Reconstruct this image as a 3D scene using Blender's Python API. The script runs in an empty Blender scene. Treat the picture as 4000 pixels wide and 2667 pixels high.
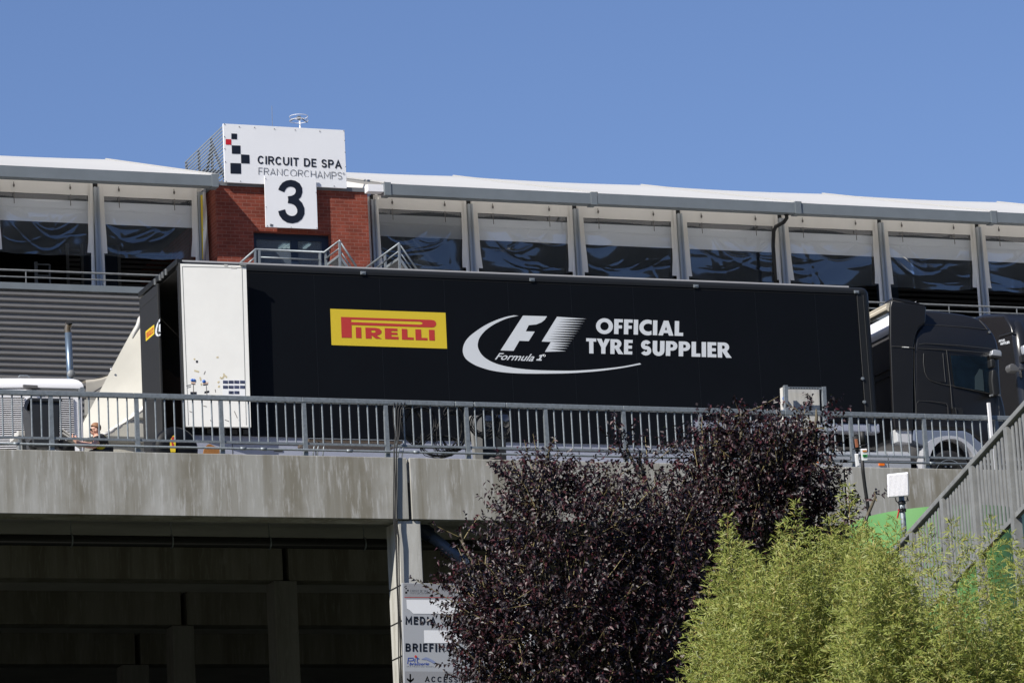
import bpy, bmesh, math, random
import numpy as np
from mathutils import Vector, Matrix
from mathutils.geometry import tessellate_polygon
random.seed(7); rng = np.random.default_rng(11)
sc = bpy.context.scene; COL = sc.collection
# ---------------------------------------------------------------- camera
FPX, PITCH, ROLL, YAW = 15226.88, 0.221045637, 0.0533957695, 0.373049530
CAM = np.array([-19.01902, -64.58456, -12.8776])
def cam_rows():
    cy, sy = math.cos(YAW), math.sin(YAW)
    fwd = np.array([sy*math.cos(PITCH), cy*math.cos(PITCH), math.sin(PITCH)])
    right = np.array([cy, -sy, 0.0]); down = np.cross(fwd, right)
    c, s = math.cos(ROLL), math.sin(ROLL)
    return np.array([c*right+s*down, -s*right+c*down, fwd])
RC = cam_rows()
cd = bpy.data.cameras.new("camera"); cam = bpy.data.objects.new("camera", cd); COL.objects.link(cam)
cd.sensor_width = 36.0; cd.lens = FPX/4000*36; cd.clip_start = 0.5; cd.clip_end = 3000
m = Matrix.Identity(4)
for i in range(3):
    m[i][0] = RC[0][i]; m[i][1] = -RC[1][i]; m[i][2] = -RC[2][i]; m[i][3] = CAM[i]
cam.matrix_world = m; sc.camera = cam
# ---------------------------------------------------------------- light
SUN_DIR = np.array([1.0, 0.5, -1.0])            # direction the light travels
EL = math.atan2(1.0, math.hypot(1.0, 0.5))
w = bpy.data.worlds.new("World"); sc.world = w; w.use_nodes = True
nt = w.node_tree; bg = nt.nodes["Background"]
sky = nt.nodes.new("ShaderNodeTexSky"); sky.sky_type = 'NISHITA'; sky.sun_disc = False
sky.sun_elevation = EL; sky.sun_rotation = math.atan2(-1.0, -0.5)
sky.air_density = 1.0; sky.dust_density = 0.05; sky.ozone_density = 4.0; sky.altitude = 400
tint = nt.nodes.new('ShaderNodeMix'); tint.data_type = 'RGBA'; tint.blend_type = 'MULTIPLY'; tint.inputs[0].default_value = 1; tint.inputs[7].default_value = (.86, .845, .97, 1)
nt.links.new(sky.outputs[0], tint.inputs[6]); nt.links.new(tint.outputs[2], bg.inputs[0]); bg.inputs[1].default_value = 0.088
ld = bpy.data.lights.new("sun", 'SUN'); ld.energy = 4.6; ld.angle = math.radians(0.5); ld.color = (1.0, 0.95, 0.87)
lo = bpy.data.objects.new("sun", ld); COL.objects.link(lo); lo.location = (-60, -30, 60)
lo.rotation_euler = Vector(SUN_DIR).to_track_quat('-Z', 'Y').to_euler()
vs = sc.view_settings; sc.display_settings.display_device = 'sRGB'
vs.view_transform = 'Standard'; vs.look = 'None'; vs.gamma = 1; vs.use_curve_mapping = False; vs.exposure = 0.48
sc.cycles.max_bounces = 8; sc.cycles.transparent_max_bounces = 16; sc.cycles.use_denoising = True
# ---------------------------------------------------------------- helpers: a pixel of the 4000x2667 photo to a point on a real plane
def ray(x, y): return RC.T @ np.array([(x-2000)/FPX, (y-1333.5)/FPX, 1.0])
def aY(x, y, Y): d = ray(x, y); return CAM+d*((Y-CAM[1])/d[1])
def aX(x, y, X): d = ray(x, y); return CAM+d*((X-CAM[0])/d[0])
def aZ(x, y, Z): d = ray(x, y); return CAM+d*((Z-CAM[2])/d[2])
def aD(x, y, D): return CAM+ray(x, y)*D
ORG = {}
def thing(name, label, cat, loc=(0, 0, 0), group=None):
    o = bpy.data.objects.new(name, None); COL.objects.link(o); o.location = Vector([float(v) for v in loc])
    o.empty_display_size = 0.2
    o['label'] = label; o['category'] = cat
    if group: o['group'] = group
    ORG[o.name] = np.array([float(v) for v in loc]); return o
def tag(o, label, cat, group=None):
    o['label'] = label; o['category'] = cat
    if group: o['group'] = group
    return o
class MB:
    def __init__(s): s.v = []; s.f = []; s.mi = []
    def face(s, pts, m=0):
        b = len(s.v); s.v += [tuple(float(c) for c in p) for p in pts]; s.f.append(tuple(range(b, b+len(pts)))); s.mi.append(m)
    def hexa(s, p, m=0):                 # p: 4 bottom (ccw) + 4 top
        b = len(s.v); s.v += [tuple(float(c) for c in q) for q in p]
        for q in ((3, 2, 1, 0), (4, 5, 6, 7), (0, 1, 5, 4), (1, 2, 6, 5), (2, 3, 7, 6), (3, 0, 4, 7)):
            s.f.append(tuple(b+i for i in q)); s.mi.append(m)
    def box(s, x0, x1, y0, y1, z0, z1, m=0):
        s.hexa([(x0, y0, z0), (x1, y0, z0), (x1, y1, z0), (x0, y1, z0), (x0, y0, z1), (x1, y0, z1), (x1, y1, z1), (x0, y1, z1)], m)
    def bar(s, a, b, w, h, up=(0, 0, 1), m=0):   # rectangular bar between two points
        a = np.array(a, float); b = np.array(b, float); d = b-a; d = d/np.linalg.norm(d)
        u = np.array(up, float); sd = np.cross(d, u)
        if np.linalg.norm(sd) < 1e-6: sd = np.cross(d, [0, 1, 0])
        sd /= np.linalg.norm(sd); u = np.cross(sd, d)
        sd *= w/2; u *= h/2
        s.hexa([a-sd-u, a+sd-u, b+sd-u, b-sd-u, a-sd+u, a+sd+u, b+sd+u, b-sd+u], m)
    def tube(s, pts, r, n=8, m=0, cap=True, r1=None):
        pts = [np.array(p, float) for p in pts]; k = len(pts)
        rs = r if hasattr(r, '__len__') else ([r]*k if r1 is None else list(np.linspace(r, r1, k)))
        b = len(s.v); prev = None
        for i in range(k):
            d = pts[min(i+1, k-1)]-pts[max(i-1, 0)]; d = d/(np.linalg.norm(d)+1e-9)
            if prev is None:
                ref = np.array([0, 0, 1.0]) if abs(d[2]) < .9 else np.array([1.0, 0, 0]); u = np.cross(d, ref)
            else: u = prev-d*np.dot(prev, d)
            u /= np.linalg.norm(u)+1e-9; prev = u; v = np.cross(d, u)
            for j in range(n):
                a = 2*math.pi*j/n; q = pts[i]+rs[i]*(math.cos(a)*u+math.sin(a)*v); s.v.append(tuple(q))
        for i in range(k-1):
            for j in range(n):
                s.f.append((b+i*n+j, b+i*n+(j+1) % n, b+(i+1)*n+(j+1) % n, b+(i+1)*n+j)); s.mi.append(m)
        if cap:
            s.f.append(tuple(b+j for j in reversed(range(n)))); s.mi.append(m)
            s.f.append(tuple(b+(k-1)*n+j for j in range(n))); s.mi.append(m)
    def poly(s, pts, holes=(), m=0):      # planar polygon with holes, triangulated
        loops = [[Vector([float(c) for c in p]) for p in pts]]+[[Vector([float(c) for c in p]) for p in h] for h in holes]
        flat = [p for l in loops for p in l]; b = len(s.v); s.v += [tuple(p) for p in flat]
        for t in tessellate_polygon(loops): s.f.append(tuple(b+i for i in t)); s.mi.append(m)
    def prism(s, pts, off, holes=(), m=0):  # planar polygon extruded along off
        off = np.array(off, float)
        s.poly(pts, holes, m); s.poly([np.array(p)+off for p in pts], [[np.array(p)+off for p in h] for h in holes], m)
        for l in [pts]+list(holes):
            k = len(l)
            for i in range(k):
                a, c = np.array(l[i]), np.array(l[(i+1) % k]); s.face([a, c, c+off, a+off], m)
    def grid(s, P, m=0, closeu=False):    # P[i][j] points
        r = len(P); c = len(P[0]); b = len(s.v)
        for row in P: s.v += [tuple(float(q) for q in p) for p in row]
        for i in range(r-1):
            for j in range(c if closeu else c-1):
                s.f.append((b+i*c+j, b+i*c+(j+1) % c, b+(i+1)*c+(j+1) % c, b+(i+1)*c+j)); s.mi.append(m)
    def ell(s, c, r, n=12, k=8, m=0):
        c = np.array(c, float)
        s.grid([[c+np.array([r[0]*math.sin(math.pi*i/k)*math.cos(2*math.pi*j/n), r[1]*math.sin(math.pi*i/k)*math.sin(2*math.pi*j/n), r[2]*math.cos(math.pi*i/k)]) for j in range(n)] for i in range(k+1)], m, True)
    def build(s, name, mats, parent=None, smooth=False, bevel=0, seg=2, org=None, weld=False):
        if not isinstance(mats, (list, tuple)): mats = [mats]
        o0 = np.zeros(3)
        if parent is not None: o0 = ORG[parent.name]
        if org is not None: o0 = np.array([float(q) for q in org])
        me = bpy.data.meshes.new(name); me.from_pydata([tuple(np.array(v)-o0) for v in s.v], [], s.f)
        for mt in mats: me.materials.append(mt)
        if len(mats) > 1: me.polygons.foreach_set("material_index", s.mi)
        if weld or bevel or smooth:
            bm = bmesh.new(); bm.from_mesh(me); bmesh.ops.remove_doubles(bm, verts=bm.verts, dist=1e-5)
            bmesh.ops.recalc_face_normals(bm, faces=bm.faces); bm.to_mesh(me); bm.free()
        if smooth: me.polygons.foreach_set("use_smooth", [True]*len(me.polygons))
        me.update()
        o = bpy.data.objects.new(name, me); COL.objects.link(o); ORG[o.name] = o0
        if parent is not None: o.parent = parent
        else: o.location = Vector([float(q) for q in o0])
        if bevel:
            b = o.modifiers.new("bevel", 'BEVEL'); b.width = bevel; b.segments = seg; b.limit_method = 'ANGLE'; b.angle_limit = math.radians(40)
            me.polygons.foreach_set("use_smooth", [True]*len(me.polygons))
            wn = o.modifiers.new("wn", 'WEIGHTED_NORMAL'); wn.keep_sharp = False
        return o
def copy_tree(o, loc=None):
    c = o.copy(); COL.objects.link(c)
    if loc is not None: c.location = loc
    for ch in list(o.children):
        d = ch.copy(); COL.objects.link(d); d.parent = c
        for g in ch.children:
            e = g.copy(); COL.objects.link(e); e.parent = d
    return c
def structure(o): o['kind'] = 'structure'; return o
# ---------------------------------------------------------------- materials
def mat(name, col, rough=0.6, metal=0.0, var=0.0, scale=4.0, bump=0.0, bscale=40.0, spec=0.5, stretch=None, col2=None, coat=0.0):
    mt = bpy.data.materials.new(name); mt.use_nodes = True; n = mt.node_tree.nodes; l = mt.node_tree.links
    b = n["Principled BSDF"]; b.inputs["Base Color"].default_value = (*col, 1); b.inputs["Roughness"].default_value = rough
    b.inputs["Metallic"].default_value = metal; b.inputs["Specular IOR Level"].default_value = spec; b.inputs["Coat Weight"].default_value = coat
    if var or bump:
        tc = n.new("ShaderNodeTexCoord"); mp = n.new("ShaderNodeMapping"); l.new(tc.outputs["Object"], mp.inputs[0])
        if stretch: mp.inputs["Scale"].default_value = stretch
    if var:
        no = n.new("ShaderNodeTexNoise"); no.inputs["Scale"].default_value = scale; no.inputs["Detail"].default_value = 6; no.inputs["Roughness"].default_value = .65
        l.new(mp.outputs[0], no.inputs[0])
        rp = n.new("ShaderNodeValToRGB"); rp.color_ramp.elements[0].position = .3; rp.color_ramp.elements[1].position = .7
        c2 = col2 if col2 else tuple(min(1, c*(1+var)) for c in col)
        c1 = col if col2 else tuple(c*(1-var) for c in col)
        rp.color_ramp.elements[0].color = (*c1, 1); rp.color_ramp.elements[1].color = (*c2, 1)
        l.new(no.outputs[0], rp.inputs[0]); l.new(rp.outputs[0], b.inputs["Base Color"])
    if bump:
        nb = n.new("ShaderNodeTexNoise"); nb.inputs["Scale"].default_value = bscale; nb.inputs["Detail"].default_value = 4; l.new(mp.outputs[0], nb.inputs[0])
        bp = n.new("ShaderNodeBump"); bp.inputs["Strength"].default_value = bump; bp.inputs["Distance"].default_value = .02
        l.new(nb.outputs[0], bp.inputs["Height"]); l.new(bp.outputs[0], b.inputs["Normal"])
    return mt
def emis(name, col, st):
    mt = mat(name, col); b = mt.node_tree.nodes["Principled BSDF"]
    b.inputs["Emission Color"].default_value = (*col, 1); b.inputs["Emission Strength"].default_value = st; return mt
def concrete(name, base, dark, light, sx=2.6):
    mt = bpy.data.materials.new(name); mt.use_nodes = True; n = mt.node_tree.nodes; l = mt.node_tree.links
    b = n["Principled BSDF"]; b.inputs["Roughness"].default_value = .85; b.inputs["Specular IOR Level"].default_value = .25
    ge = n.new("ShaderNodeNewGeometry")
    def noise(sc_, scale, det, rough):
        mp = n.new("ShaderNodeMapping"); mp.inputs["Scale"].default_value = sc_; l.new(ge.outputs["Position"], mp.inputs[0])
        no = n.new("ShaderNodeTexNoise"); no.inputs["Scale"].default_value = scale; no.inputs["Detail"].default_value = det; no.inputs["Roughness"].default_value = rough
        l.new(mp.outputs[0], no.inputs[0]); return no.outputs[0]
    def ramp(src, p0, p1, c0, c1):
        r = n.new("ShaderNodeValToRGB"); e = r.color_ramp.elements; e[0].position = p0; e[1].position = p1
        e[0].color = (*c0, 1); e[1].color = (*c1, 1); l.new(src, r.inputs[0]); return r.outputs[0]
    def mix(f, a, c):
        x = n.new("ShaderNodeMix"); x.data_type = 'RGBA'; l.new(f, x.inputs[0]); l.new(a, x.inputs[6])
        if isinstance(c, tuple): x.inputs[7].default_value = (*c, 1)
        else: l.new(c, x.inputs[7])
        return x.outputs[2]
    streak = noise((1, 1, .045), sx, 7, .62); fine = noise((1, 1, .12), sx*7, 6, .7); blot = noise((1, 1, .6), 1.3, 5, .6); pores = noise((1, 1, 1), 60, 2, .5)
    c = ramp(streak, .40, .58, dark, base)
    c = mix(ramp(fine, .52, .72, (0, 0, 0), (.85, .85, .85)), c, light)
    c = mix(ramp(blot, .5, .75, (0, 0, 0), (.45, .45, .45)), c, light)
    c = mix(ramp(pores, .70, .74, (0, 0, 0), (.5, .5, .5)), c, tuple(.5*v for v in dark))
    l.new(c, b.inputs["Base Color"])
    bp = n.new("ShaderNodeBump"); bp.inputs["Strength"].default_value = .25; bp.inputs["Distance"].default_value = .01
    l.new(fine, bp.inputs["Height"]); l.new(bp.outputs[0], b.inputs["Normal"])
    return mt
def brick_mat():
    mt = bpy.data.materials.new("red_brick"); mt.use_nodes = True; n = mt.node_tree.nodes; l = mt.node_tree.links
    b = n["Principled BSDF"]; b.inputs["Roughness"].default_value = .85; b.inputs["Specular IOR Level"].default_value = .2
    ge = n.new("ShaderNodeNewGeometry"); sp = n.new("ShaderNodeSeparateXYZ"); l.new(ge.outputs["Position"], sp.inputs[0])
    ad = n.new("ShaderNodeMath"); ad.operation = 'ADD'; l.new(sp.outputs[0], ad.inputs[0]); l.new(sp.outputs[1], ad.inputs[1])
    cb = n.new("ShaderNodeCombineXYZ"); l.new(ad.outputs[0], cb.inputs[0]); l.new(sp.outputs[2], cb.inputs[1])
    br = n.new("ShaderNodeTexBrick"); l.new(cb.outputs[0], br.inputs[0])
    br.inputs["Scale"].default_value = 1; br.inputs["Brick Width"].default_value = .215; br.inputs["Row Height"].default_value = .088
    br.inputs["Mortar Size"].default_value = .008; br.inputs["Mortar Smooth"].default_value = .2; br.inputs["Bias"].default_value = -.1
    br.inputs["Color1"].default_value = (.24, .058, .036, 1); br.inputs["Color2"].default_value = (.17, .041, .027, 1); br.inputs["Mortar"].default_value = (.25, .105, .08, 1)
    no = n.new("ShaderNodeTexNoise"); no.inputs["Scale"].default_value = 3.0; no.inputs["Detail"].default_value = 6; l.new(ge.outputs["Position"], no.inputs[0])
    r = n.new("ShaderNodeValToRGB"); r.color_ramp.elements[0].position = .35; r.color_ramp.elements[1].position = .8
    r.color_ramp.elements[0].color = (.82, .82, .82, 1); r.color_ramp.elements[1].color = (1.18, 1.2, 1.25, 1); l.new(no.outputs[0], r.inputs[0])
    mx = n.new("ShaderNodeMix"); mx.data_type = 'RGBA'; mx.blend_type = 'MULTIPLY'; mx.inputs[0].default_value = 1
    l.new(br.outputs[0], mx.inputs[6]); l.new(r.outputs[0], mx.inputs[7]); l.new(mx.outputs[2], b.inputs["Base Color"])
    bp = n.new("ShaderNodeBump"); bp.inputs["Strength"].default_value = .6; bp.inputs["Distance"].default_value = .012; bp.invert = True
    l.new(br.outputs["Fac"], bp.inputs["Height"]); l.new(bp.outputs[0], b.inputs["Normal"])
    return mt
def film_mat(name, tint, refl, rough, sheen_mix=0.0):
    mt = bpy.data.materials.new(name); mt.use_nodes = True; n = mt.node_tree.nodes; l = mt.node_tree.links
    n.remove(n["Principled BSDF"]); out = n["Material Output"]
    tr = n.new("ShaderNodeBsdfTransparent"); tr.inputs[0].default_value = (*tint, 1)
    gl = n.new("ShaderNodeBsdfGlossy"); gl.inputs["Roughness"].default_value = rough; gl.inputs[0].default_value = (1, 1, 1, 1)
    ly = n.new("ShaderNodeLayerWeight"); ly.inputs[0].default_value = .35
    ma = n.new("ShaderNodeMath"); ma.operation = 'MULTIPLY_ADD'; ma.inputs[1].default_value = .9; ma.inputs[2].default_value = refl; ma.use_clamp = True
    l.new(ly.outputs["Fresnel"], ma.inputs[0])
    ms = n.new("ShaderNodeMixShader"); l.new(ma.outputs[0], ms.inputs[0]); l.new(tr.outputs[0], ms.inputs[1]); l.new(gl.outputs[0], ms.inputs[2])
    df = n.new("ShaderNodeBsdfDiffuse"); df.inputs[0].default_value = (.55, .68, .85, 1); m2 = n.new("ShaderNodeMixShader"); m2.inputs[0].default_value = sheen_mix  # blue-white diffuse share paints a milky sheen onto the sheet
    l.new(ms.outputs[0], m2.inputs[1]); l.new(df.outputs[0], m2.inputs[2]); l.new(m2.outputs[0], out.inputs[0]); return mt
def translucent(mt, col, f):
    n = mt.node_tree.nodes; l = mt.node_tree.links; b = n["Principled BSDF"]; t = n.new("ShaderNodeBsdfTranslucent"); t.inputs[0].default_value = (*col, 1)
    ms = n.new("ShaderNodeMixShader"); ms.inputs[0].default_value = f; l.new(b.outputs[0], ms.inputs[1]); l.new(t.outputs[0], ms.inputs[2]); l.new(ms.outputs[0], n["Material Output"].inputs[0])
def leaf_mat(name, cols, trans, rough=.45, spec=.5):
    mt = bpy.data.materials.new(name); mt.use_nodes = True; n = mt.node_tree.nodes; l = mt.node_tree.links
    b = n["Principled BSDF"]; b.inputs["Roughness"].default_value = rough; b.inputs["Specular IOR Level"].default_value = spec; out = n["Material Output"]
    ge = n.new("ShaderNodeNewGeometry"); r = n.new("ShaderNodeValToRGB"); e = r.color_ramp.elements
    e[0].color = (*cols[0], 1); e[1].color = (*cols[-1], 1)
    for i, c in enumerate(cols[1:-1]): x = e.new((i+1)/(len(cols)-1)); x.color = (*c, 1)
    l.new(ge.outputs["Random Per Island"], r.inputs[0]); l.new(r.outputs[0], b.inputs["Base Color"])
    t = n.new("ShaderNodeBsdfTranslucent"); l.new(r.outputs[0], t.inputs[0])
    ms = n.new("ShaderNodeMixShader"); ms.inputs[0].default_value = trans; l.new(b.outputs[0], ms.inputs[1]); l.new(t.outputs[0], ms.inputs[2]); l.new(ms.outputs[0], out.inputs[0])
    return mt
M = {}
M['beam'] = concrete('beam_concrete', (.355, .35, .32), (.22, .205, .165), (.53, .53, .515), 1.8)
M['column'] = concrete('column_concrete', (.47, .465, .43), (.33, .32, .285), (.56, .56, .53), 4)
M['beam_shaded'] = concrete('beam_concrete_shaded', (.19, .18, .155), (.13, .12, .095), (.24, .235, .215))  # beam concrete darkened to paint in the shade under the bridge
M['column_shaded'] = concrete('column_concrete_shaded', (.20, .195, .18), (.15, .145, .13), (.24, .24, .22), 4)  # column concrete darkened the same way, shade put into the colour
M['under'] = mat('shade_dark_wall', (.07, .068, .06), .9, var=.3, scale=1.5)  # near-black tone paints shade onto the added back wall
M['deck'] = mat('paddock_pale_concrete', (.44, .43, .41), .9, var=.15, scale=.8)
M['galv'] = mat('galvanised_steel', (.26, .29, .31), .55, .55, var=.22, scale=18, bump=.1)
M['stairsteel'] = mat('pale_weathered_steel', (.24, .245, .24), .65, .2, var=.18, scale=7)
M['galvd'] = mat('weathered_galvanised_steel', (.21, .22, .225), .6, .35, var=.25, scale=9)
M['black'] = mat('matt_black_vinyl', (.0026, .0034, .005), .5, spec=.2, var=.12, scale=1.2)
M['blackrail'] = mat('black_aluminium_rail', (.012, .013, .014), .48, spec=.35)
M['cabgloss'] = mat('satin_black_cab_paint', (.012, .012, .013), .24, spec=.5)
M['blackdoor'] = mat('black_door_paint', (.022, .023, .025), .4, spec=.5)
M['cab'] = mat('matt_black_cab_paint', (.0105, .0105, .011), .36, spec=.5, var=.1, scale=2)
M['seam'] = mat('panel_gap_rubber', (.045, .045, .043), .5)
M['dark'] = mat('joint_and_shade_black', (.006, .006, .006), .8)  # near-black for joints, and for shade painted into openings and undersides
M['rubber'] = mat('black_rubber', (.012, .012, .012), .6)
M['whitedoor'] = mat('white_door_paint', (.80, .795, .76), .4, var=.03, scale=2)
M['white'] = mat('white_gloss_paint', (.80, .80, .82), .3)
M['signwhite'] = mat('white_sign_sheet', (.78, .79, .81), .4, var=.02, scale=1.0)
M['lowbody'] = mat('blue_silver_body_paint', (.20, .235, .31), .3, .35)
M['skirt'] = mat('grey_trailer_skirt', (.30, .32, .39), .4, var=.05, scale=2)
M['silver'] = mat('silver_body_paint', (.42, .44, .47), .3, .35)
M['ink'] = mat('navy_black_ink', (.008, .011, .02), .4)
M['inkgrey'] = mat('grey_ink', (.10, .11, .13), .5)
M['yellow'] = mat('yellow_vinyl', (.70, .52, .035), .4)
M['red'] = mat('red_vinyl', (.50, .045, .04), .4)
M['redsq'] = mat('red_square_ink', (.50, .015, .025), .4)
M['vwhite'] = mat('white_vinyl', (.66, .69, .72), .4)
M['cladding'] = mat('grey_corrugated_cladding', (.19, .185, .18), .45, .2, var=.06, scale=1.2)
M['gutter'] = mat('grey_gutter_paint', (.19, .215, .23), .45, .25, var=.08, scale=1.5)
M['seamgrey'] = mat('tent_seam', (.36, .355, .34), .7)
M['canvas'] = mat('white_tent_canvas', (.80, .775, .73), .6, var=.03, scale=2, bump=.15, bscale=3)
M['roofcanvas'] = mat('white_tent_roof', (.80, .795, .775), .6, var=.02, scale=1.5, bump=.3, bscale=1.5)
translucent(M['roofcanvas'], (.85, .81, .74), .32)
M['blind'] = mat('white_blind_cloth', (.90, .90, .90), .7)
M['post'] = mat('tent_aluminium', (.42, .45, .48), .4, .5)
M['film'] = film_mat('clear_window_film', (.93, .95, .98), .10, .05, .03)
M['navy'] = mat('navy_frame_paint', (.012, .022, .045), .4)
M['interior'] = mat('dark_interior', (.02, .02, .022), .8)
M['intceil'] = mat('dark_ceiling', (.012, .012, .012), .8)
M['brick'] = brick_mat()
M['coping'] = mat('grey_coping', (.17, .175, .185), .5, .2)
M['glass'] = film_mat('blue_tinted_glass', (.42, .52, .62), .06, .02, .13)  # last value paints a bluish skylight sheen onto the dark panes
M['cream'] = mat('cream_tent_canvas', (.46, .445, .39), .7, var=.05, scale=1.2, bump=.2, bscale=2)
M['taupe'] = mat('taupe_parasol_cloth', (.50, .46, .38), .8, var=.06, scale=1.5)
M['wood'] = mat('orange_brown_plywood', (.30, .13, .035), .5, var=.2, scale=6)
M['bin'] = mat('dark_grey_bin_plastic', (.022, .024, .027), .45)
M['greybox'] = mat('grey_plastic', (.16, .165, .16), .5)
M['cabinet'] = mat('weathered_cabinet_paint', (.50, .49, .46), .6, var=.18, scale=5, stretch=(3, 3, .4))
M['skin'] = mat('skin', (.62, .36, .27), .5)
M['hair'] = mat('ginger_hair', (.27, .13, .065), .7)
M['shirt'] = mat('black_shirt', (.014, .014, .016), .8)
M['shirty'] = mat('yellow_shirt_panel', (.60, .48, .02), .8)
M['trousers'] = mat('dark_trousers', (.02, .022, .028), .8)
M['green'] = mat('green_hoarding_vinyl', (.13, .31, .10), .4, var=.15, scale=.8)
M['orange'] = mat('orange_reflector', (.75, .16, .01), .3)
M['blue'] = mat('blue_plastic', (.03, .12, .42), .4)
M['bark'] = mat('plum_bark', (.10, .085, .055), .8, var=.3, scale=8)
M['twig'] = mat('pale_twig', (.22, .18, .08), .7)
M['culm'] = mat('bamboo_culm', (.32, .22, .05), .5)
M['plumleaf'] = leaf_mat('plum_leaf', [(.012, .0075, .010), (.017, .009, .012), (.013, .0085, .011), (.020, .008, .011), (.06, .010, .014), (.019, .011, .014)], .07, .47, .5)
M['bamleaf'] = leaf_mat('bamboo_leaf', [(.21, .255, .05), (.30, .345, .075), (.38, .395, .115), (.125, .18, .035), (.43, .375, .12)], .33, .45, .35)
M['grass'] = mat('rough_grass', (.028, .032, .016), .9, var=.4, scale=.6)
M['unseen_hill'] = mat('unseen_hill_forest', (.007, .010, .008), .9, var=.5, scale=.05)
M['brown'] = mat('brown_cartons', (.035, .018, .009), .8)
M['lamp'] = emis('amber_lamp', (1, .62, .16), .55)
M['tube'] = emis('strip_light', (1, .9, .68), .9)
# ---------------------------------------------------------------- flat lettering: stroke alphabet laid on real planes
def arc(cx, cy, rx, ry, a0, a1, n=10):
    return [(cx+rx*math.cos(math.radians(a0+(a1-a0)*i/n)), cy+ry*math.sin(math.radians(a0+(a1-a0)*i/n))) for i in range(n+1)]
G = {
 'C': (.72, [arc(.5, .5, .5, .5, 50, 310, 16)]), 'I': (.2, [[(.5, 0), (.5, 1)]]),
 'R': (.66, [[(0, 0), (0, 1), (.5, 1)]+arc(.6, .75, .4, .25, 90, -90, 8)+[(0, .5)], [(.5, .5), (1, 0)]]),
 'U': (.7, [[(0, 1), (0, .4)]+arc(.5, .4, .5, .4, 180, 360, 10)+[(1, 1)]]), 'T': (.62, [[(0, 1), (1, 1)], [(.5, 1), (.5, 0)]]),
 'D': (.7, [[(0, 0), (0, 1), (.45, 1)]+arc(.45, .5, .55, .5, 90, -90, 12)+[(0, 0)]]), 'E': (.56, [[(1, 1), (0, 1), (0, 0), (1, 0)], [(0, .5), (.85, .5)]]),
 'S': (.6, [arc(.5, .76, .48, .24, 35, 180, 8)+arc(.5, .76, .48, .26, 195, 270, 4)+arc(.5, .25, .5, .25, 90, -145, 12)]),
 'P': (.64, [[(0, 0), (0, 1), (.5, 1)]+arc(.6, .73, .4, .27, 90, -90, 8)+[(0, .46)]]), 'A': (.74, [[(0, 0), (.5, 1), (1, 0)], [(.2, .3), (.8, .3)]]),
 'F': (.54, [[(0, 0), (0, 1), (1, 1)], [(0, .5), (.85, .5)]]), 'N': (.72, [[(0, 0), (0, 1), (1, 0), (1, 1)]]),
 'O': (.86, [arc(.5, .5, .5, .5, 90, 450, 22)]), 'H': (.7, [[(0, 0), (0, 1)], [(1, 0), (1, 1)], [(0, .5), (1, .5)]]),
 'M': (.84, [[(0, 0), (0, 1), (.5, .25), (1, 1), (1, 0)]]), 'L': (.5, [[(0, 1), (0, 0), (1, 0)]]), 'Y': (.68, [[(0, 1), (.5, .45), (1, 1)], [(.5, .45), (.5, 0)]]),
 'B': (.66, [[(0, 0), (0, 1), (.5, 1)]+arc(.55, .76, .4, .24, 90, -90, 7)+[(0, .52)], [(.5, .52)]+arc(.58, .26, .42, .26, 90, -90, 7)+[(0, 0)]]),
 'G': (.74, [arc(.5, .5, .5, .5, 50, 330, 16)+[(1, .45), (.6, .45)]]), ' ': (.3, []), '-': (.3, [[(0, .45), (1, .45)]]),
}
def stroke(mb, pts, t, fn, z, m=0):
    """mitred flat ribbon; fn maps (x,y,depth) to world"""
    p = [np.array(q, float) for q in pts]; k = len(p)
    q = [p[0]]
    for a in p[1:]:
        if np.linalg.norm(a-q[-1]) > 1e-4: q.append(a)
    p = q; k = len(p)
    closed = np.linalg.norm(p[0]-p[-1]) < 1e-4
    L, Rr = [], []
    for i in range(k):
        if closed: d0 = p[i]-p[i-1] if i > 0 else p[0]-p[-2]; d1 = p[i+1]-p[i] if i < k-1 else p[1]-p[0]
        else: d0 = p[i]-p[i-1] if i > 0 else p[1]-p[0]; d1 = p[i+1]-p[i] if i < k-1 else p[-1]-p[-2]
        d0 = d0/np.linalg.norm(d0); d1 = d1/np.linalg.norm(d1)
        n0 = np.array([-d0[1], d0[0]]); n1 = np.array([-d1[1], d1[0]]); n = n0+n1
        ln = np.linalg.norm(n); n = n/ln if ln > 1e-6 else n0
        s = min(1/max(.3, float(np.dot(n, n1))), 2.2)*t/2
        L.append(p[i]+n*s); Rr.append(p[i]-n*s)
    for i in range(k-1):
        mb.face([fn(*L[i], z), fn(*L[i+1], z), fn(*Rr[i+1], z), fn(*Rr[i], z)], m)
def quad_fn(quad, place, W, H=1.0):
    """quad px bl,br,tr,tl ; place(px,py)->world point; returns fn(x,y,depth) (depth toward the camera along -normal)"""
    c = [np.array(place(*q)) for q in quad]; nrm = np.cross(c[1]-c[0], c[3]-c[0]); nrm /= np.linalg.norm(nrm)
    if np.dot(nrm, CAM-c[0]) < 0: nrm = -nrm
    def fn(x, y, z):
        u, v = x/W, y/H
        return c[0]*(1-u)*(1-v)+c[1]*u*(1-v)+c[2]*u*v+c[3]*(1-u)*v+nrm*z
    return fn
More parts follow.
